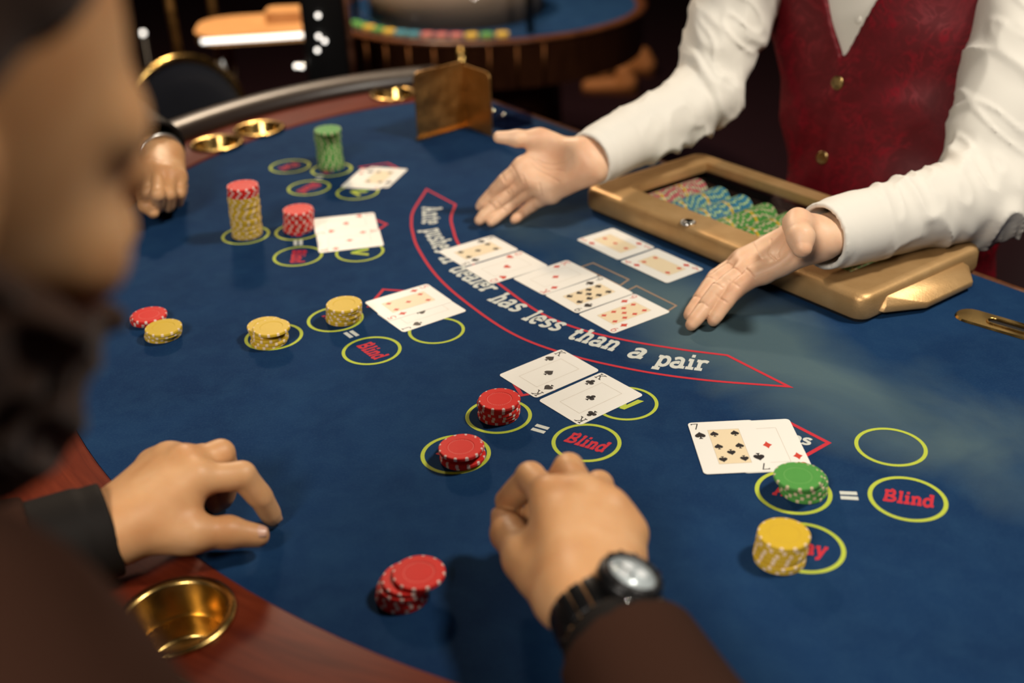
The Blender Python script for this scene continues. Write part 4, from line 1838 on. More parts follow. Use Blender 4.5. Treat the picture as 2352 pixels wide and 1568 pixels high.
H['player_right'] = dict(wrist=(1372, 1372, .082),
    index=[(1262, 1140, .100), (1218, 1096, .090), (1166, 1150, .060), ('w', -.004, .728, .044)],
    middle=[(1340, 1140, .104), (1306, 1076, .092), (1262, 1130, .066), (1222, 1182, .052)],
    ring=[(1398, 1170, .098), (1375, 1115, .082), ('w', .061, .733, .052), ('w', .058, .718, .036)],
    little=[(1446, 1228, .084), (1430, 1185, .066), ('w', .078, .712, .042), ('w', .074, .698, .032)],
    thumb=[(1285, 1370, .074), (1208, 1282, .066), (1170, 1225, .056), (1157, 1190, .048)], tf=1.1)
H['far_player'] = dict(wrist=(372, 356, .075),
    index=[(338, 398, .072), (338, 440, .058), (340, 470, .034), ('w', -.555, 1.62, .028)],
    middle=[(362, 396, .074), (362, 446, .058), (364, 474, .032), ('w', -.535, 1.62, .024)],
    ring=[(388, 400, .070), (388, 446, .052), (387, 474, .028), ('w', -.512, 1.63, .022)],
    little=[(411, 408, .062), (411, 444, .046), (408, 466, .026), ('w', -.496, 1.64, .020)],
    thumb=[(345, 385, .060), (325, 430, .048), (335, 470, .036), (352, 488, .028)])

W2 = lambda x, y, z: np.array([x, y, T + z])
R_SH, R_EL = W2(.405, 1.745, .375), W2(.300, 1.632, .130)
L_SH, L_EL = W2(.715, 1.500, .345), W2(.602, 1.318, .080)
D_F = nrm((-.74, -.67, 0))
D_R, _, D_U = frame_axes(D_F)
dealer = empty('person', (.62, 1.66, 0), 0, 'dealer in red brocade vest and white shirt with both palms turned up', 'person')
DO = np.array([.62, 1.66, 0])
hips = W2(.575, 1.565, -.10)
chest = W2(.570, 1.625, .255)
neck = W2(.535, 1.620, .44)
headc = W2(.505, 1.585, .585)


def torso_fn(P, pts, squash):
    """pts: [(centre, half width)] up the spine; depth = width/squash"""
    Q = P.copy()
    off = (P - pts[0][0])
    # scale along the front-back axis about the spine
    d = None
    for i in range(len(pts) - 1):
        (a, ra), (b, rb) = pts[i], pts[i + 1]
        ab = b - a
        t = np.clip((P[:, 2] - a[2]) / (b[2] - a[2]), 0, 1)
        c = a + t[:, None] * ab
        r = ra + t * (rb - ra)
        D = P - c
        x, y, z = D @ D_Rx, D @ D_Fx, D[:, 2]
        e = np.sqrt(x * x + (y * squash) ** 2 + z * z * (squash if False else 1.0)) - r
        d = e if d is None else smin(d, e, .03)
    return d / 1.25


D_Rx, D_Fx = D_R, D_F
spine = [(hips + np.array([0, 0, -.06]), .165), (hips + np.array([0, 0, .10]), .150), (W2(.572, 1.60, .12), .162), (chest, .180), (W2(.56, 1.622, .36), .14)]


def shirt_torso(P):
    d = torso_fn(P, spine, 1.62)
    for sh in (R_SH, L_SH):
        d = smin(d, d_cone(P, neck + np.array([0, 0, -.05]), sh, .058, .068), .04)
    return d


dl_hand = hand(H['dealer_left'], L_EL, (-.28, -.30, .9), wr=.0255)
dr_hand = hand(H['dealer_right'], R_EL, (-.2, -.62, .72), wr=.0255)


def under(P):
    d = shirt_torso(P) + .012
    for sh, el, wr_ in ((R_SH, R_EL, J(H['dealer_right']['wrist'])), (L_SH, L_EL, J(H['dealer_left']['wrist']))):
        d = np.minimum(d, d_cone(P, sh, el, .045, .036))
        d = np.minimum(d, d_cone(P, el, el * .45 + wr_ * .55, .036, .026))
    return d


ulo, uhi = bounds([R_SH, R_EL, L_SH, L_EL, hips, neck], .2)
bodyV = join([dl_hand, dr_hand, nets(under, ulo, uhi, .010), head_mesh(headc, D_F + np.array([0, 0, -.25]), (0, 0, 1), 1.0, .007)])
body = np_mesh('body', *bodyV, SKIN, dealer, DO)
hr = hair_mesh(headc, D_F + np.array([0, 0, -.25]), (0, 0, 1), 1.0, .008)
np_mesh('hair', *hr, HAIR, dealer, DO)
# shirt: torso, collar, two sleeves
rw = J(H['dealer_right']['wrist'])
lw_ = J(H['dealer_left']['wrist'])
rcu = rw + nrm(R_EL - rw) * .004
lcu = lw_ + nrm(L_EL - lw_) * .012
sl_r = sleeve((rcu, R_EL, R_SH), (.038, .052, .068), .0375, 1.3, .0062)
sl_l = sleeve((lcu, L_EL, L_SH), (.040, .055, .070), .0390, 4.1, .0062, elbow_amp=1.3)


def shirt_body(P):
    d = shirt_torso(P)
    f = folds(P, hips, chest, .0015, .09, 2.0)
    d = d + f
    col_ = smax(np.abs(d_cone(P, neck + np.array([0, 0, -.06]), neck + np.array([0, 0, .03]), .066, .060)) - .003, (P[:, 2] - neck[2] - .02), .003)
    return smin(d, col_, .004)


slo, shi = bounds([R_SH, L_SH, hips, neck], .12)
sb_ = nets(shirt_body, slo - .08, shi + .08, .006)
shirt = np_mesh('shirt', *join([sl_r, sl_l, sb_]), SHIRT, dealer, DO)


def vest_fn(P):
    d = torso_fn(P, spine, 1.62)
    for sh in (R_SH, L_SH):
        d = smin(d, d_cone(P, neck + np.array([0, 0, -.05]), sh - nrm(sh - neck) * .03, .056, .062), .04)
    d = d - .008
    x = (P - chest) @ D_R
    y = (P - chest) @ D_F
    z = P[:, 2] - T
    f = folds(P, hips, chest, .0024, .075, 5.0)
    f2 = .003 * np.sin(z * 60 + 5 * np.sin(x * 14) + 2 * np.sin(y * 20))
    d = d + f * .6 + f2 * .6
    # V opening at the front
    vx = np.abs(x - .008) - np.clip((z - .196) * .46, -1, .2)
    v_ = smax(-(vx), 0 * x - .0, .002)
    cutV = smax(vx, -(y), .004)
    d = smax(d, -cutV, .004)
    # arm holes
    for sh, sg in ((R_SH, 1), (L_SH, -1)):
        dirx = nrm((sh - neck) * np.array([1, 1, 0]))
        base_ = sh - dirx * .010
        q = (P - base_) @ dirx
        hole_ = smax(-q, -(P[:, 2] - (sh[2] - .22)) * .9, .03)
        d = smax(d, -hole_, .006)
    d = smax(d, -(z + .14), .004)
    # centre overlap edge
    d = d - .0018 * np.clip(1 - np.abs(x - .012) / .012, 0, 1) * (y > 0)
    return d


vest = np_mesh('vest', *nets(vest_fn, slo - .08, shi + .08, .0045), BROC, dealer, DO)
m_btn = m_brass('button_brass', (.35, .24, .10), .3)


def on_surface(fn, px, py, t0=1.2, t1=2.2):
    ts = np.linspace(t0, t1, 600)
    P = np.array([ray(px, py, t) for t in ts])
    d = fn(P)
    k = np.argmax(d < 0)
    return P[k] if d[k] < 0 else None


for px, py in ((1925, 190), (1890, 362)):
    p = on_surface(vest_fn, px, py)
    if p is None:
        p = W2(.46, 1.5, .12)
    o = MB().lathe([(.0001, 0), (.0085, 0), (.0098, .0012), (.0098, .0028), (.0085, .0040), (.0068, .0030), (.0035, .0026), (.0001, .0030)], 24).build('button', m_btn, vest, True)
    o.rotation_mode = 'QUATERNION'
    o.rotation_quaternion = Vector((D_F[0], D_F[1], .12)).to_track_quat('Z', 'Y')
    o.location = Vector(p - DO)
p = on_surface(shirt_body, 1972, 45)
if p is not None:
    o = MB().lathe([(.0001, 0), (.0055, 0), (.006, .001), (.0055, .002), (.0001, .0014)], 18).build('shirt_button', SHIRT, shirt, True)
    o.rotation_mode = 'QUATERNION'
    o.rotation_quaternion = Vector((D_F[0], D_F[1], .12)).to_track_quat('Z', 'Y')
    o.location = Vector(p - DO)


def legs_fn(hp, R3, F3, seat):
    def fn(P):
        d = None
        for s in (-1, 1):
            a = hp + R3 * s * .085
            if seat:
                kn = a + F3 * .40 + np.array([0, 0, -.03])
            else:
                kn = a + F3 * .02
                kn[2] = .50
            ft = kn + F3 * (.04 if seat else -.02)
            ft[2] = .06
            q = smin(d_cone(P, a, kn, .088, .062), d_cone(P, kn, ft, .06, .05), .02)
            q = smin(q, d_cone(P, ft, ft + F3 * .16 + np.array([0, 0, -.02]), .045, .038), .02)
            d = q if d is None else smin(d, q, .02)
        return np.maximum(d, -P[:, 2] + .002)
    return fn


hp = hips + np.array([0, 0, -.05])
np_mesh('trousers', *nets(legs_fn(hp, D_R, D_F, False), (hp[0] - .3, hp[1] - .3, -.01), (hp[0] + .3, hp[1] + .3, hp[2] + .1), .012), TROUS, dealer, DO)

# ---------------------------------------------------------------- bearded player in the foreground
PO = np.array([-.26, .27, 0])
man = empty('person', tuple(PO), 0, 'bearded man in brown jacket in the near left foreground, both hands on felt', 'person')
P_FACE = nrm((math.cos(math.radians(52)), math.sin(math.radians(52)), -.40))
P_F = nrm((.42, .91, 0))
P_R, _, _ = frame_axes(P_F)
mhead = W2(-.2275, .372, .490)
mneck = W2(-.275, .300, .345)
mchest = W2(-.265, .270, .12)
mhips = W2(-.310, .210, -.22)
M_RSH = W2(-.095, .165, .225)
M_LSH = W2(-.470, .320, .215)
M_REL = W2(.125, .365, .060)
M_LEL = W2(-.560, .610, .045)
D_Rx, D_Fx = P_R, P_F
mspine = [(mhips, .165), (W2(-.305, .23, -.05), .165), (mchest, .190), (W2(-.245, .290, .25), .150)]


def jacket_torso(P):
    d = torso_fn(P, mspine, 1.5)
    for sh in (M_RSH, M_LSH):
        d = smin(d, d_cone(P, mneck + np.array([0, 0, -.06]), sh, .062, .074), .05)
    return d


ml_hand = hand(H['player_left'], M_LEL, (.1, -.05, -1), wr=.0285, fat=1.16)
mr_hand = hand(H['player_right'], M_REL, (-.12, .25, -1), wr=.0295, fat=1.16)


def munder(P):
    d = jacket_torso(P) + .016
    for sh, el, wr_ in ((M_RSH, M_REL, J(H['player_right']['wrist'])), (M_LSH, M_LEL, J(H['player_left']['wrist']))):
        d = np.minimum(d, d_cone(P, sh, el, .046, .038))
        d = np.minimum(d, d_cone(P, el, el * .35 + wr_ * .65, .038, .028))
    return d


mlo, mhi = bounds([M_RSH, M_LSH, M_REL, M_LEL, mhips, mneck], .2)
UPV = (.16, -.06, 1)
_f = nrm(P_FACE)
_r = nrm(np.cross(_f, UPV))
man_neck = tuple(np.array([_r, _f, np.cross(_r, _f)]) @ (mneck + np.array([.006, .012, -.035]) - mhead) / 1.04)
mb_ = join([ml_hand, mr_hand, nets(munder, mlo, mhi, .011), head_mesh(mhead, P_FACE, UPV, 1.04, .0035, man_neck)])
mbody = np_mesh('body', *mb_, SKINP, man, PO)
np_mesh('hair', *hair_mesh(mhead, P_FACE, UPV, 1.04), HAIR, man, PO)
np_mesh('beard', *beard_mesh(mhead, P_FACE, UPV, 1.04), HAIR, man, PO)
mrw = J(H['player_right']['wrist'])
mlw = J(H['player_left']['wrist'])
ua = nrm(M_REL - mrw)
ul = nrm(M_LEL - mlw)
mj_r = sleeve((mrw + ua * .050, M_REL, M_RSH), (.047, .060, .078), .046, 2.2, .0026, .004, cuff=False)
mj_l = sleeve((mlw + ul * .055, M_LEL, M_LSH), (.047, .060, .078), .046, 3.2, .0026, .004, cuff=False)


def jacket_fn(P):
    d = jacket_torso(P) + folds(P, mhips, mchest, .002, .1, 1.0)
    lap = smax(np.abs(d_cone(P, mneck + np.array([0, 0, -.09]), mneck + np.array([0, 0, .05]), .088, .076)) - .006, P[:, 2] - mneck[2] - .035, .006)
    return smin(d, lap, .006)


jl, jh = bounds([M_RSH, M_LSH, mhips, mneck], .14)
np_mesh('jacket', *join([mj_r, mj_l, nets(jacket_fn, jl - .06, jh + .06, .008)]), JACKET, man, PO)
# dark shirt cuffs showing below the jacket sleeves
cu_l = sleeve((mlw + ul * -.002, mlw + ul * .10, mlw + ul * .12), (.039, .044, .044), .0385, 1.0, .0022, .0019, elbow_amp=0)
cu_r = sleeve((mrw + ua * .035, mrw + ua * .12, mrw + ua * .14), (.040, .043, .043), .0395, 2.0, .0015, .0022, elbow_amp=0)
np_mesh('shirt_cuff', *cu_l, BSHIRT, man, PO)
np_mesh('shirt_cuff', *cu_r, BSHIRT, man, PO)
np_mesh('trousers', *nets(legs_fn(mhips + np.array([0, 0, -.02]), P_R, P_F, True), (mhips[0] - .35, mhips[1] - .35, -.01), (mhips[0] + .55, mhips[1] + .75, mhips[2] + .12), .014), TROUS, man, PO)
# nails of the near hand that show
for hn, fg, back, rr, wd_, ln_ in (('player_left', 'thumb', (-.05, -.35, 1), .0101, .0066, .0125), ('player_left', 'index', (1, .1, .45), .0079, .0050, .0100), ('player_right', 'thumb', (-1, .1, .55), .0108, .0066, .0115)):
    jn = [J(q) for q in H[hn][fg]]
    dd_ = nrm(jn[3] - jn[2])
    bb = nrm(np.array(back) - dd_ * (np.array(back) @ dd_))
    nail(jn[3] - PO + dd_ * .0005 + bb * rr, dd_, bb, wd_, ln_, mbody)

# wristwatch on the foreground right wrist
wa = ua
wn = nrm(np.array([.42, -.10, 1.0]) - wa * (np.array([.42, -.10, 1.0]) @ wa))
wl_ = np.cross(wa, wn)
wc = mrw + wa * .022
watch = empty('wristwatch', tuple(wc), 0, 'chunky black sports wristwatch with a painted-glare dial on the near right wrist', 'watch')
RL, RN_ = .0385, .0315


def ringp(a):
    return wl_ * math.sin(a) * RL + wn * math.cos(a) * RN_


for k in range(20):
    a = 2 * math.pi * k / 20
    if abs((a + math.pi) % (2 * math.pi) - math.pi) < .42:
        continue
    p = ringp(a)
    tg = nrm(ringp(a + .05) - ringp(a - .05))
    nn = np.cross(tg, wa)
    if nn @ p < 0:
        nn = -nn
    o = MB().box(p, (.0095, .024, .0042), (tg, wa, nn)).build('strap_link', BLACKM, watch)
    bevel(o, .0012, 2)
cA = np.array([wl_, wa, wn])


def wpart(name, prof, m, z0, n=40, parent=watch, close=False):
    q = MB().lathe(prof, n, close=close)
    v = [wn * (RN_ + z0) + wl_ * p[0] + wa * p[1] + wn * p[2] for p in q.v]
    return mesh(name, v, q.f, m, parent, True)


case = wpart('case', [(.0001, -.003), (.020, -.003), (.0225, .000), (.0225, .007), (.0205, .009), (.0001, .009)], BLACKM, 0)
bez = wpart('bezel', [(.0165, .0088), (.0205, .0088), (.0205, .0108), (.0175, .0122), (.0165, .0112)], BLACKP, 0, close=True)
for k in range(12):
    a = math.pi * 2 * k / 12
    c0 = wn * (RN_ + .0112) + wl_ * math.sin(a) * .0192 + wa * math.cos(a) * .0192
    MB().box(c0, (.0022, .0030, .0016), (wl_ * math.cos(a) - wa * math.sin(a), wl_ * math.sin(a) + wa * math.cos(a), wn)).build('bezel_stud', CHROME, bez)
dial = wpart('dial', [(.0001, .0090), (.0166, .0090), (.0166, .0096), (.0001, .0096)], mat('glare_dial', (.66, .74, .77), .3, .2), 0)  # dial paled so its colour carries the glare on the crystal
PALE = mat('pale_subdial', (.82, .86, .88), .4)
for (x, y, r) in ((-.007, 0, .0038), (.007, 0, .0038), (0, -.007, .0038)):
    q = MB().lathe([(.0001, 0), (r, 0), (r, .0003), (.0001, .0003)], 20)
    v = [wn * (RN_ + .0097) + wl_ * (p[0] + x) + wa * (p[1] + y) + wn * p[2] for p in q.v]
    mesh('subdial', v, q.f, PALE, dial)
for a, L in ((.6, .009), (2.4, .012)):
    dv = wl_ * math.sin(a) + wa * math.cos(a)
    MB().box(wn * (RN_ + .0103) + dv * L / 2, (L, .0012, .0004), (dv, np.cross(wn, dv), wn)).build('watch_hand', CHROME, dial)
cry = wpart('crystal', [(.0001, .0114), (.0163, .0114), (.0163, .0122), (.010, .0128), (.0001, .0130)], GLASS, 0)
for k, off in ((-1, -.011), (0, 0), (1, .011)):
    # pushers on the edge towards the sleeve
    d_ = nrm(wa * 1.0 + wl_ * (off * 52))
    b0 = wn * (RN_ + .0045) + d_ * .0220
    q = MB().tube([b0, b0 + d_ * .0045], .0028 if k else .0034, 12)
    q.build('pusher', CHROME, watch, True)

# ---------------------------------------------------------------- player at the far left end
FO = np.array([-1.02, 1.98, 0])
third = empty('person', tuple(FO), 0, 'player in a black sleeve resting a closed fist on the far left felt', 'person')
F_F = nrm((.80, -.55, 0))
F_R, _, _ = frame_axes(F_F)
fchest, fhips, fneck = W2(-1.02, 1.98, .20), W2(-1.03, 1.99, -.20), W2(-1.00, 1.965, .42)
F_RSH, F_LSH = fchest + F_R * .19 + np.array([0, 0, .12]), fchest - F_R * .19 + np.array([0, 0, .12])
fw_ = J(H['far_player']['wrist'])
F_LEL = fw_ + nrm((-.55, .62, .10)) * .26
D_Rx, D_Fx = F_R, F_F
fspine = [(fhips, .16), (fchest, .18), (fneck + np.array([0, 0, -.1]), .12)]


def ftorso(P):
    d = torso_fn(P, fspine, 1.5)
    for sh in (F_RSH, F_LSH):
        d = smin(d, d_cone(P, fneck + np.array([0, 0, -.08]), sh, .06, .07), .05)
    return d


fh = hand(H['far_player'], F_LEL, (.1, -.3, -1), res=.0024, wr=.025)
F_REL = W2(-.86, 1.62, -.06)
fW2 = W2(-.70, 1.46, -.16)


def funder(P):
    d = ftorso(P) + .014
    d = np.minimum(d, d_cone(P, F_LEL, F_LEL * .4 + fw_ * .6, .036, .027))
    d = np.minimum(d, d_cone(P, F_LSH, F_LEL, .045, .036))
    d = np.minimum(d, d_cone(P, F_RSH, F_REL, .045, .036))
    return d


flo, fhi = bounds([F_RSH, F_LSH, F_LEL, F_REL, fhips, fneck], .2)
fheadc = fneck + np.array([0, 0, .14]) + F_F * .02
np_mesh('body', *join([fh, nets(funder, flo, fhi, .012), head_mesh(fheadc, F_F, (0, 0, 1), 1.0, .007)]), SKINP, third, FO)
np_mesh('hair', *hair_mesh(fheadc, F_F, (0, 0, 1), 1.0, .008), HAIR, third, FO)
uf = nrm(F_LEL - fw_)
fs = sleeve((fw_ + uf * .012, F_LEL, F_LSH), (.048, .058, .072), .047, 1.1, .0024, .005, cuff=False)
fs2 = sleeve((F_REL + nrm(F_REL - F_RSH) * .05, F_REL, F_RSH), (.05, .056, .072), .047, 1.9, .0024, .008, inner=False, cuff=False)
np_mesh('jacket', *join([fs, fs2, nets(ftorso, *bounds([F_RSH, F_LSH, fhips, fneck], .2), .011)]), BSHIRT, third, FO)
np_mesh('trousers', *nets(legs_fn(fhips, F_R, F_F, True), (fhips[0] - .4, fhips[1] - .7, -.01), (fhips[0] + .7, fhips[1] + .4, fhips[2] + .12), .016), TROUS, third, FO)
br = MB()
bx_ = nrm(np.cross(uf, (0, 0, 1)))
by_ = np.cross(bx_, uf)
cB = fw_ + uf * .006
br.tube([bx_ * .0345 * math.cos(a) + by_ * .030 * math.sin(a) for a in np.linspace(0, 2 * math.pi, 40)], .0032, 8, False)
bro = br.build('bracelet', mat('brushed_steel', (.55, .53, .50), .3, 1.0), None, True)
bro.location = Vector(cB)
tag(bro, 'thin steel bracelet on the wrist of the far left fist', 'bracelet')


def stool(p, label):
    root = empty('bar_stool', (p[0], p[1], 0), 0, label, 'stool', 'stools of the seated players')
    z = p[2]
    MB().lathe([(.0001, z - .06), (.17, z - .06), (.185, z - .04), (.185, z - .02), (.17, z), (.0001, z)], 28).build('seat', LEATHER, root, True)
    MB().lathe([(.025, .03), (.025, z - .06)], 14).build('post', CHROME, root, True)
    MB().lathe([(.0001, 0), (.2, 0), (.2, .012), (.04, .035), (.0001, .035)], 28).build('base', CHROME, root, True)


stool((mhips[0], mhips[1], mhips[2] - .115), 'padded stool under the bearded man')
stool((fhips[0], fhips[1], fhips[2] - .095), 'padded stool under the far left player')

# ------------------------------------------------------------------ background of the hall
NAVY = m_cloth('navy_velvet', (.012, .014, .022), .9, 500, .2, .1)
MAROON = m_cloth('maroon_velvet', (.055, .006, .010), .8, 500, .2, .1)
HONEY = m_wood('honey_wood', (.55, .27, .10), (.70, .38, .16), scale=(5, 40, 5), rough=.45)
COPR = m_brass('dark_copper', (.16, .065, .025), .45)
EDGE_GLINT = m_emit('white_edge_glint', (1.0, .95, .86), 2.2)  # glow painting the sheen on the side table's edge
GLINT = m_emit('warm_glint', (1.0, .93, .84), 3.0)  # glow standing in for bright highlights on metal
TANL = m_cloth('tan_leather', (.42, .17, .06), .5, 200, .2, 0)


def axes_to(p, q):
    f = nrm((q[0] - p[0], q[1] - p[1], 0))
    return np.array([f[1], -f[0], 0]), f


def oval_chair(px, py, t, look, label, padm, wd=.20, ht=.215):
    c = ray(px, py, t)
    r3, f3 = axes_to(c, look)
    root = empty('dining_chair', (c[0], c[1], 0), math.atan2(f3[1], f3[0]) - math.pi / 2, label, 'chair')
    zc = c[2]
    N = 40
    rim = [(wd * math.cos(a), -.02, zc + ht * math.sin(a)) for a in np.linspace(0, 2 * math.pi, N + 1)]
    MB().tube(rim, .011, 8, False).build('back_rim', BRASS, root, True)
    v = []
    f = []
    rows = 6
    for s in (-1, 1):
        b0 = len(v)
        v.append((0, -.02 + s * .035, zc))
        for i in range(1, rows + 1):
            k = i / rows
            for a in np.arange(N) * 2 * math.pi / N:
                v.append((wd * k * math.cos(a) * .97, -.02 + s * .035 * math.sqrt(max(0, 1 - k ** 3)), zc + ht * k * math.sin(a) * .97))
        for j in range(N):
            f.append((b0, b0 + 1 + j, b0 + 1 + (j + 1) % N))
        for i in range(rows - 1):
            for j in range(N):
                a = b0 + 1 + i * N
                f.append((a + j, a + N + j, a + N + (j + 1) % N, a + (j + 1) % N))
    mesh('back_pad', v, f, padm, root, True)
    MB().lathe([(.0001, .40), (.21, .40), (.225, .42), (.225, .45), (.2, .475), (.0001, .48)], 32, (0, .20, 0)).build('seat', padm, root, True)
    for s in (-1, 1):
        MB().tube([(s * .17, -.02, zc - ht * .5), (s * .17, .01, .44), (s * .19, -.02, .001)], .012, 8).build('leg', BRASS, root, True)
        MB().tube([(s * .15, .36, .42), (s * .17, .40, .001)], .012, 8).build('leg', BRASS, root, True)
    return root


oval_chair(440, 325, 2.95, (.1, 2.0), 'oval backed chair in dark velvet with a brass rim beyond the far armrest', NAVY)

# maroon chair at the far right behind the dealer's elbow
c = ray(2345, 520, 2.35)
rc_ = empty('upholstered_chair', (c[0], c[1], 0), .55, 'dark maroon upholstered chair at the right edge behind the table', 'chair')
o = MB().box((0, 0, .72), (.46, .07, .62)).build('backrest', MAROON, rc_)
bevel(o, .03, 3)
o = MB().box((0, .24, .43), (.46, .44, .10)).build('seat', MAROON, rc_)
bevel(o, .03, 3)
MB().lathe([(.0001, 0), (.016, 0), (.012, .008), (.0001, .01)], 18).build('tuft_button', BLACKP, rc_, True)
bt = [x for x in rc_.children if x.name.startswith('tuft')][0]
bt.rotation_euler = (math.pi / 2, 0, 0)
bt.location = (-.02, -.036, .74)
for x_ in (-.19, .19):
    for y_ in (.02, .42):
        MB().tube([(x_, y_, .39), (x_, y_, .001)], .016, 8).build('leg', WOODBG, rc_, True)

# round gaming table with glass screen and stacked chips
gp = ray(1100, 99, 3.4)
GT = gp[2]
GR = .56
GCx, GCy = gp[0] + .02, gp[1] + GR
gt = empty('gaming_table', (GCx, GCy, 0), 0, 'round wooden gaming table with brass ribs and a glass screen in the background', 'table')
MB().lathe([(.26, GT - .62), (.26, GT - .17), (GR - .05, GT - .16), (GR - .012, GT - .15), (GR - .012, GT - .012), (GR, GT - .010), (GR, GT), (GR - .03, GT + .002), (GR - .04, GT - .006)], 64).build('table_body', WOODBG, gt, True)
MB().lathe([(.0001, GT - .008), (GR - .035, GT - .008), (GR - .035, GT - .004), (.0001, GT - .004)], 48).build('table_top', FELT, gt)
MB().lathe([(.0001, 0), (.3, 0), (.3, .03), (.08, .06), (.07, GT - .62)], 32).build('pedestal', WOODBG, gt, True)
for k in range(10):
    a = math.radians(-152 + k * 9)
    p0 = ((GR - .008) * math.cos(a), (GR - .008) * math.sin(a))
    MB().tube([(*p0, GT - .148), (*p0, GT - .014)], .006 if k != 6 else .014, 8).build('brass_rib', COPR if k != 6 else BRASS, gt, True)
# added drum; its taupe colour stands in for reflections in the glass
MB().lathe([(.30, GT - .004), (.30, GT + .10), (.27, GT + .12), (.25, GT + .10), (.05, GT + .06), (.0001, GT + .16)], 40, (-.10, -.06, 0)).build('reflection_drum', m_cloth('taupe_reflection', (.16, .125, .10), .5, 200, .3, 0), gt, True)
# curved glass screen standing on the rim
v = []
f = []
A_ = [math.radians(q) for q in np.linspace(-165, -72, 24)]
for rr in (GR - .10, GR - .106):
    for a in A_:
        v.append((rr * math.cos(a), rr * math.sin(a), GT + .002))
        v.append((rr * math.cos(a), rr * math.sin(a), GT + .34))
n2 = len(A_) * 2
for k in range(len(A_) - 1):
    a = 2 * k
    f.append((a, a + 2, a + 3, a + 1))
    f.append((n2 + a, n2 + a + 1, n2 + a + 3, n2 + a + 2))
    f.append((a + 1, a + 3, n2 + a + 3, n2 + a + 1))
f += [(0, 1, n2 + 1, n2), (n2 - 2, 2 * n2 - 2, 2 * n2 - 1, n2 - 1)]
mesh('glass_screen', v, f, GLASS, gt, True)
for a in (A_[0], A_[-1]):
    q = ((GR - .103) * math.cos(a), (GR - .103) * math.sin(a))
    MB().tube([(*q, GT - .004), (*q, GT + .35)], .012, 10).build('screen_post', BLACKM, gt, True)
stk = [(a, c) for a, c in zip(np.linspace(-150, -84, 13), ['green', 'green', 'yellow', 'green', 'yellow', 'blue', 'blue', 'pink', 'pink', 'pink', 'yellow', 'green', 'yellow'])]
for i, (a, c) in enumerate(stk):
    a = math.radians(a)
    for j in range(3):
        o = link('poker_chip', chip_me[c])
        o.location = (GCx + (GR - .062) * math.cos(a), GCy + (GR - .062) * math.sin(a), GT + .0030 + j * (CTH + .0001))
        o.rotation_euler = (0, 0, random.uniform(0, 6))
        tag(o, '%s chip in pile %s from the left on the background gaming table, %s' % (c, ['one', 'two', 'three', 'four', 'five', 'six', 'seven', 'eight', 'nine', 'ten', 'eleven', 'twelve', 'thirteen'][i], ['bottom', 'middle', 'top'][j]), 'chip', 'chips on the background gaming table')

# honey coloured side table under a warm lamp
hp_ = ray(622, 52, 3.5)
ht_ = empty('side_table', (hp_[0], hp_[1] + .0, 0), .12, 'low honey wood side table glowing under a lamp at upper left', 'table')
o = MB().prism(rrect(.46, .30, .10, 6), hp_[2] - .03, hp_[2]).build('table_top', HONEY, ht_)
MB().tube([(-.20, -.152, hp_[2] - .012), (.0, -.157, hp_[2] - .012), (.20, -.152, hp_[2] - .012)], .007, 8).build('edge_glint', EDGE_GLINT, ht_, True)  # added glowing strip in place of the edge's highlight
for x_, y_ in ((-.15, -.10), (.15, -.10), (-.15, .10), (.15, .10)):
    MB().tube([(x_, y_, hp_[2] - .03), (x_ * 1.1, y_ * 1.1, .001)], .014, 10).build('leg', CHROME, ht_, True)
o = MB().prism(rrect(.15, .10, .02, 4), hp_[2] + .0005, hp_[2] + .035).build('menu_box', HONEY)
o.location = (hp_[0] + .06, hp_[1] + .03, 0)
tag(o, 'light wooden box lying on the honey wood side table', 'box')

# black column with small glowing beads added as painted highlights
cp = ray(745, 60, 3.05)
colm = empty('display_stand', (cp[0], cp[1], 0), .1, 'black display column with small added glints standing behind the far armrest', 'stand')
o = MB().box((0, 0, .86), (.115, .10, 1.66)).build('column', BLACKM, colm)
bevel(o, .008, 2)
MB().box((0, 0, .015), (.26, .24, .03)).build('base', BLACKM, colm)
MB().tube([(.066, -.03, .05), (.066, -.03, 1.69)], .010, 10).build('copper_rail', m_brass('copper_trim', (.45, .2, .12), .35), colm, True)
for px, py in ((733, 72), (746, 84), (728, 107), (690, 148), (678, 146), (735, 20)):
    p = ray(px, py, 3.05)
    q = p - np.array([cp[0], cp[1], 0])
    x_ = q[0]
    z_ = q[2]
    MB().tube([(x_ * .8, -.03, z_), (x_, -.062, z_)], .004, 8).build('glint_arm', CHROME, colm, True)
    MB().lathe([(.0001, -.0060), (.0042, -.0042), (.0060, 0), (.0042, .0042), (.0001, .0060)], 14, (x_, -.068, z_)).build('glint_bead', GLINT, colm, True)

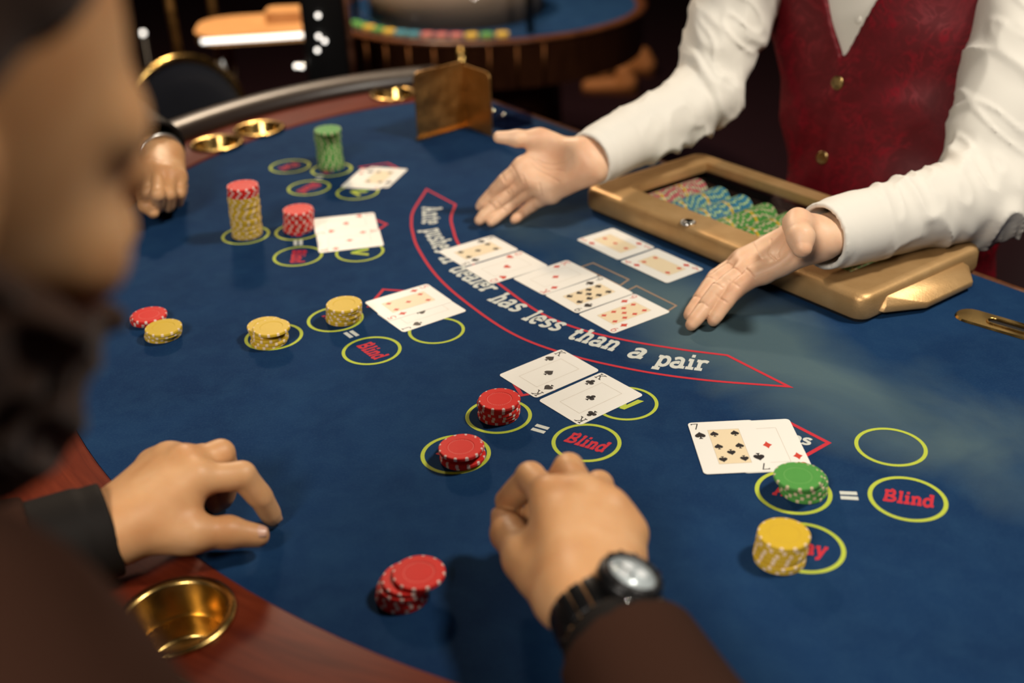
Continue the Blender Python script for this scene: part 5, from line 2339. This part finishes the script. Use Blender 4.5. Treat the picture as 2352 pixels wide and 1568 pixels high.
# thin brass stanchions
for i, (px, py, t, lb_) in enumerate(((398, 60, 4.0, 'slim brass stanchion rising above the oval chair back'), (488, 20, 4.6, 'slim brass stanchion farther back beside the side table'))):
    p = ray(px, py, t)
    st_ = empty('stanchion', (p[0], p[1], 0), 0, lb_, 'stanchion', 'brass stanchions in the hall')
    MB().lathe([(.0001, 0), (.14, 0), (.14, .012), (.03, .04), (.0001, .04)], 24).build('base', BRASSD, st_, True)
    MB().lathe([(.016, .03), (.016, 1.25)], 14).build('pole', BRASSD, st_, True)
    MB().lathe([(.0001, 1.24), (.03, 1.25), (.032, 1.275), (.02, 1.30), (.0001, 1.31)], 16).build('finial', BRASS, st_, True)
p = ray(328, 76, 4.5)  # added post and bead; the glow paints a bright highlight
pl_ = empty('glint_post', (p[0], p[1], 0), 0, 'small added glint on a dark post at the left edge of the hall', 'lamp')
MB().lathe([(.0001, 0), (.1, 0), (.1, .015), (.014, .03), (.014, p[2] - .012), (.0001, p[2] - .01)], 16).build('post', BLACKM, pl_, True)
MB().lathe([(.0001, -.010), (.008, -.007), (.011, 0), (.008, .007), (.0001, .010)], 14, (0, 0, p[2])).build('glint_bead', GLINT, pl_, True)


# tan shoes standing on the carpet
def shoe(px, py, rot, label, group=None):
    d = ray(px, py, 1.0) - _o
    t = (0.045 - _o[2]) / d[2]
    p = _o + d * t
    o3 = np.array([p[0], p[1], 0])
    ca, sa_ = math.cos(rot), math.sin(rot)
    ax = np.array([ca, sa_, 0])
    V, Q = nets(lambda P: smax(smin(d_cone(P, (-.09, 0, .045), (.10, 0, .028), .042, .036), d_cone(P, (-.085, 0, .06), (-.07, 0, .10), .042, .040), .03), -(P[:, 2] - .012), .004), (-.18, -.08, 0), (.18, .08, .17), .007)
    root = empty('shoe', (p[0], p[1], .0), rot, label, 'shoe', group)
    np_mesh('upper', V, Q, TANL, root)
    MB().prism([(-.135, -.03), (-.09, -.042), (.08, -.042), (.135, -.02), (.135, .02), (.08, .042), (-.09, .042), (-.135, .03)], .001, .014).build('sole', WOODBG, root)
    return root


shoe(1448, 148, 2.6, 'tan leather shoe, rear one of the pair on the dark carpet', 'tan shoes on the carpet')
shoe(1352, 158, 2.5, 'tan leather shoe, front one of the pair on the dark carpet', 'tan shoes on the carpet')
shoe(1400, 192, 2.9, 'single tan shoe standing nearest on the dark carpet', 'tan shoes on the carpet')
